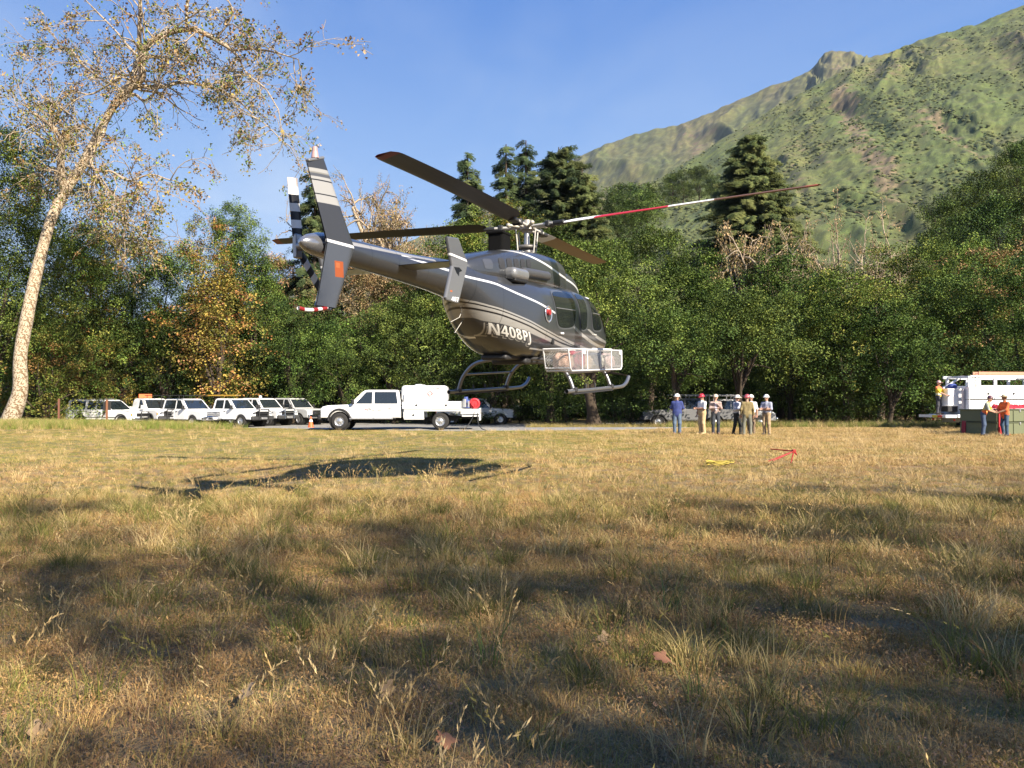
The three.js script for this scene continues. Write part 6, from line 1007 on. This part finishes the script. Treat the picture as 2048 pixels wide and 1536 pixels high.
  const hat = o.hat; if (hat) {
    const g = hat.kind === 'hard' ? [new THREE.LatheGeometry([[0, .125], [.05, .118], [.09, .09], [.118, .045], [.128, 0], [.155, -.012], [.158, -.018], [.12, -.012]].map((p) => new THREE.Vector2(...p)), 26), rb(.03, .03, .2, .012, 0, .105, 0), plate([[-.09, .1], [.09, .1], [.06, .185], [-.06, .185]], .014, .004).rotateX(Math.PI / 2 + .12).translate(0, .0, 0)] : hat.kind === 'cap' ? [new THREE.LatheGeometry([[0, .11], [.06, .10], [.1, .06], [.112, 0], [.11, -.02]].map((p) => new THREE.Vector2(...p)), 22), plate([[-.075, .07], [.075, .07], [.055, .20], [-.055, .20]], .012, .003).rotateX(Math.PI / 2 + .2).translate(0, -.0, 0)] : [new THREE.LatheGeometry([[0, .105], [.07, .11], [.098, .085], [.108, .0], [.17, -.006], [.215, .012], [.21, -.004], [.11, -.018]].map((p) => new THREE.Vector2(...p)), 28)];
    for (const k of g) { k.rotateX(lean * .4 + (o.nod ?? 0) - .08); k.rotateY(o.turn ?? 0); k.translate(nk[0], nk[1] + .052, nk[2]); }
    const h = part(hat.kind === 'hard' ? 'hard_hat' : hat.kind === 'cap' ? 'cap' : 'hat', g, std(...hat.c, .4), t); if (hat.band) part('hat_band', moved(new THREE.CylinderGeometry(.109, .112, .03, 24, 1, true), nk[0], nk[1] + .075, nk[2]), std(...hat.band, .7), h);
  }
  if (o.belt) part('belt', moved(new THREE.TorusGeometry(.155 * bulk, .016, 6, 24).scale(1, .85, 1.6), 0, 1.0, .0, Math.PI / 2), std(.03, .02, .015, .6), t);
  return t;
}
{
  const D = 35.8, at = (px, d = D) => [acrossAt(px, d), -d], G = 'people standing at the edge of the field', W = [.80, .79, .76], jean = [.05, .075, .13], khaki = [.36, .26, .15];
  person('man in dark blue shirt and jeans with white hard hat, hands behind his back', at(1354), -.25, { shirt: [.03, .045, .16], long: true, pants: [.09, .13, .19], arms: ['behind', 'behind'], hat: { kind: 'hard', c: W }, group: G, bulk: 1.08, boots: [.16, .09, .06] });
  person('man in white shirt and loose tan trousers with red hard hat', at(1404), -1.1, { shirt: (q) => (q[1] < 1.13 ? [.50, .36, .19] : [.74, .74, .72]), pants: [.50, .36, .19], arms: ['folded', 'side'], hat: { kind: 'hard', c: [.45, .03, .05] }, group: G, bulk: 1.14, skin: 'b', boots: [.42, .30, .16], nod: .2 });
  person('man in plaid jacket with tan cap and dark jeans, hand raised to his chin', at(1431), -.15, { shirt: (q) => (Math.abs(q[0]) < .05 && q[2] > .05 && q[1] > 1.08 ? [.55, .50, .56] : Math.sin(q[1] * 60) > .2 ? [.26, .18, .15] : [.34, .27, .24]), pants: [.035, .04, .05], arms: ['chin', 'folded'], sleeves: 'long', hat: { kind: 'cap', c: [.62, .52, .38] }, group: G, boots: [.20, .12, .08] });
  person('person in grey and white shirt and black trousers with white helmet, arms folded', at(1474), .7, { shirt: (q) => (q[1] > 1.22 ? [.33, .35, .42] : [.60, .58, .55]), pants: [.016, .018, .017], arms: ['folded', 'folded'], sleeves: 'long', hat: { kind: 'hard', c: [.74, .69, .58] }, group: G, step: .12, y: -.02 });
  person('man in white T-shirt and brown trousers with white hard hat, behind the one in olive', at(1502, 36.6), -.5, { shirt: [.78, .77, .76], pants: [.20, .14, .09], arms: ['side', 'side'], hat: { kind: 'hard', c: [.80, .79, .75] }, group: G, skin: 'b' });
  person('person in olive shirt seen from behind with red helmet', at(1494, 35.2), 2.9, { shirt: [.22, .17, .075], pants: [.15, .15, .115], arms: ['side', 'side'], sleeves: 'long', hat: { kind: 'hard', c: [.42, .09, .10] }, group: G, long: true, boots: [.08, .06, .05], stance: .14 });
  person('man in grey-blue T-shirt and khaki trousers with white hard hat, arms folded', at(1533), -.75, { shirt: [.30, .32, .40], pants: khaki, arms: ['folded', 'folded'], hat: { kind: 'hard', c: W }, group: G, belt: true });
  const G2 = 'crew at the utility truck';
  person('worker in yellow and orange safety vest with dark cap leaning over the crates', at(1966, 34.9), .95, { shirt: (q) => (Math.abs(Math.abs(q[0]) - .09) < .03 && q[1] > 1.05 ? [.72, .68, .20] : q[1] < 1.12 ? [.66, .15, .05] : Math.abs(q[0]) > .2 ? [.30, .32, .26] : [.68, .50, .04]), pants: jean, arms: ['reach', 'grip'], lean: .35, hat: { kind: 'cap', c: [.10, .04, .06] }, group: G2, stance: .14 });
  person('man in orange shirt and jeans with straw hat at the crates', at(2009, 34.7), -1.35, { shirt: [.62, .12, .035], pants: [.04, .075, .13], arms: ['grip', 'grip'], hat: { kind: 'straw', c: [.58, .48, .29], band: [.05, .04, .03] }, group: G2, skin: 'c', long: true, stance: .15, step: .06 });
  person('worker in yellow vest with pink cap standing behind the lift bucket', at(1877, 42.3), .6, { shirt: (q) => (Math.abs(q[1] - 1.1) < .05 ? [.75, .70, .45] : q[1] > 1.36 ? [.62, .16, .06] : [.70, .50, .03]), pants: [.05, .05, .06], arms: ['reach', 'reach'], hat: { kind: 'cap', c: [.55, .33, .30] }, group: G2, y: .76 });
}

scene.traverse((o) => { if (o.isMesh) shadows(o); });
renderer.render(scene, camera);
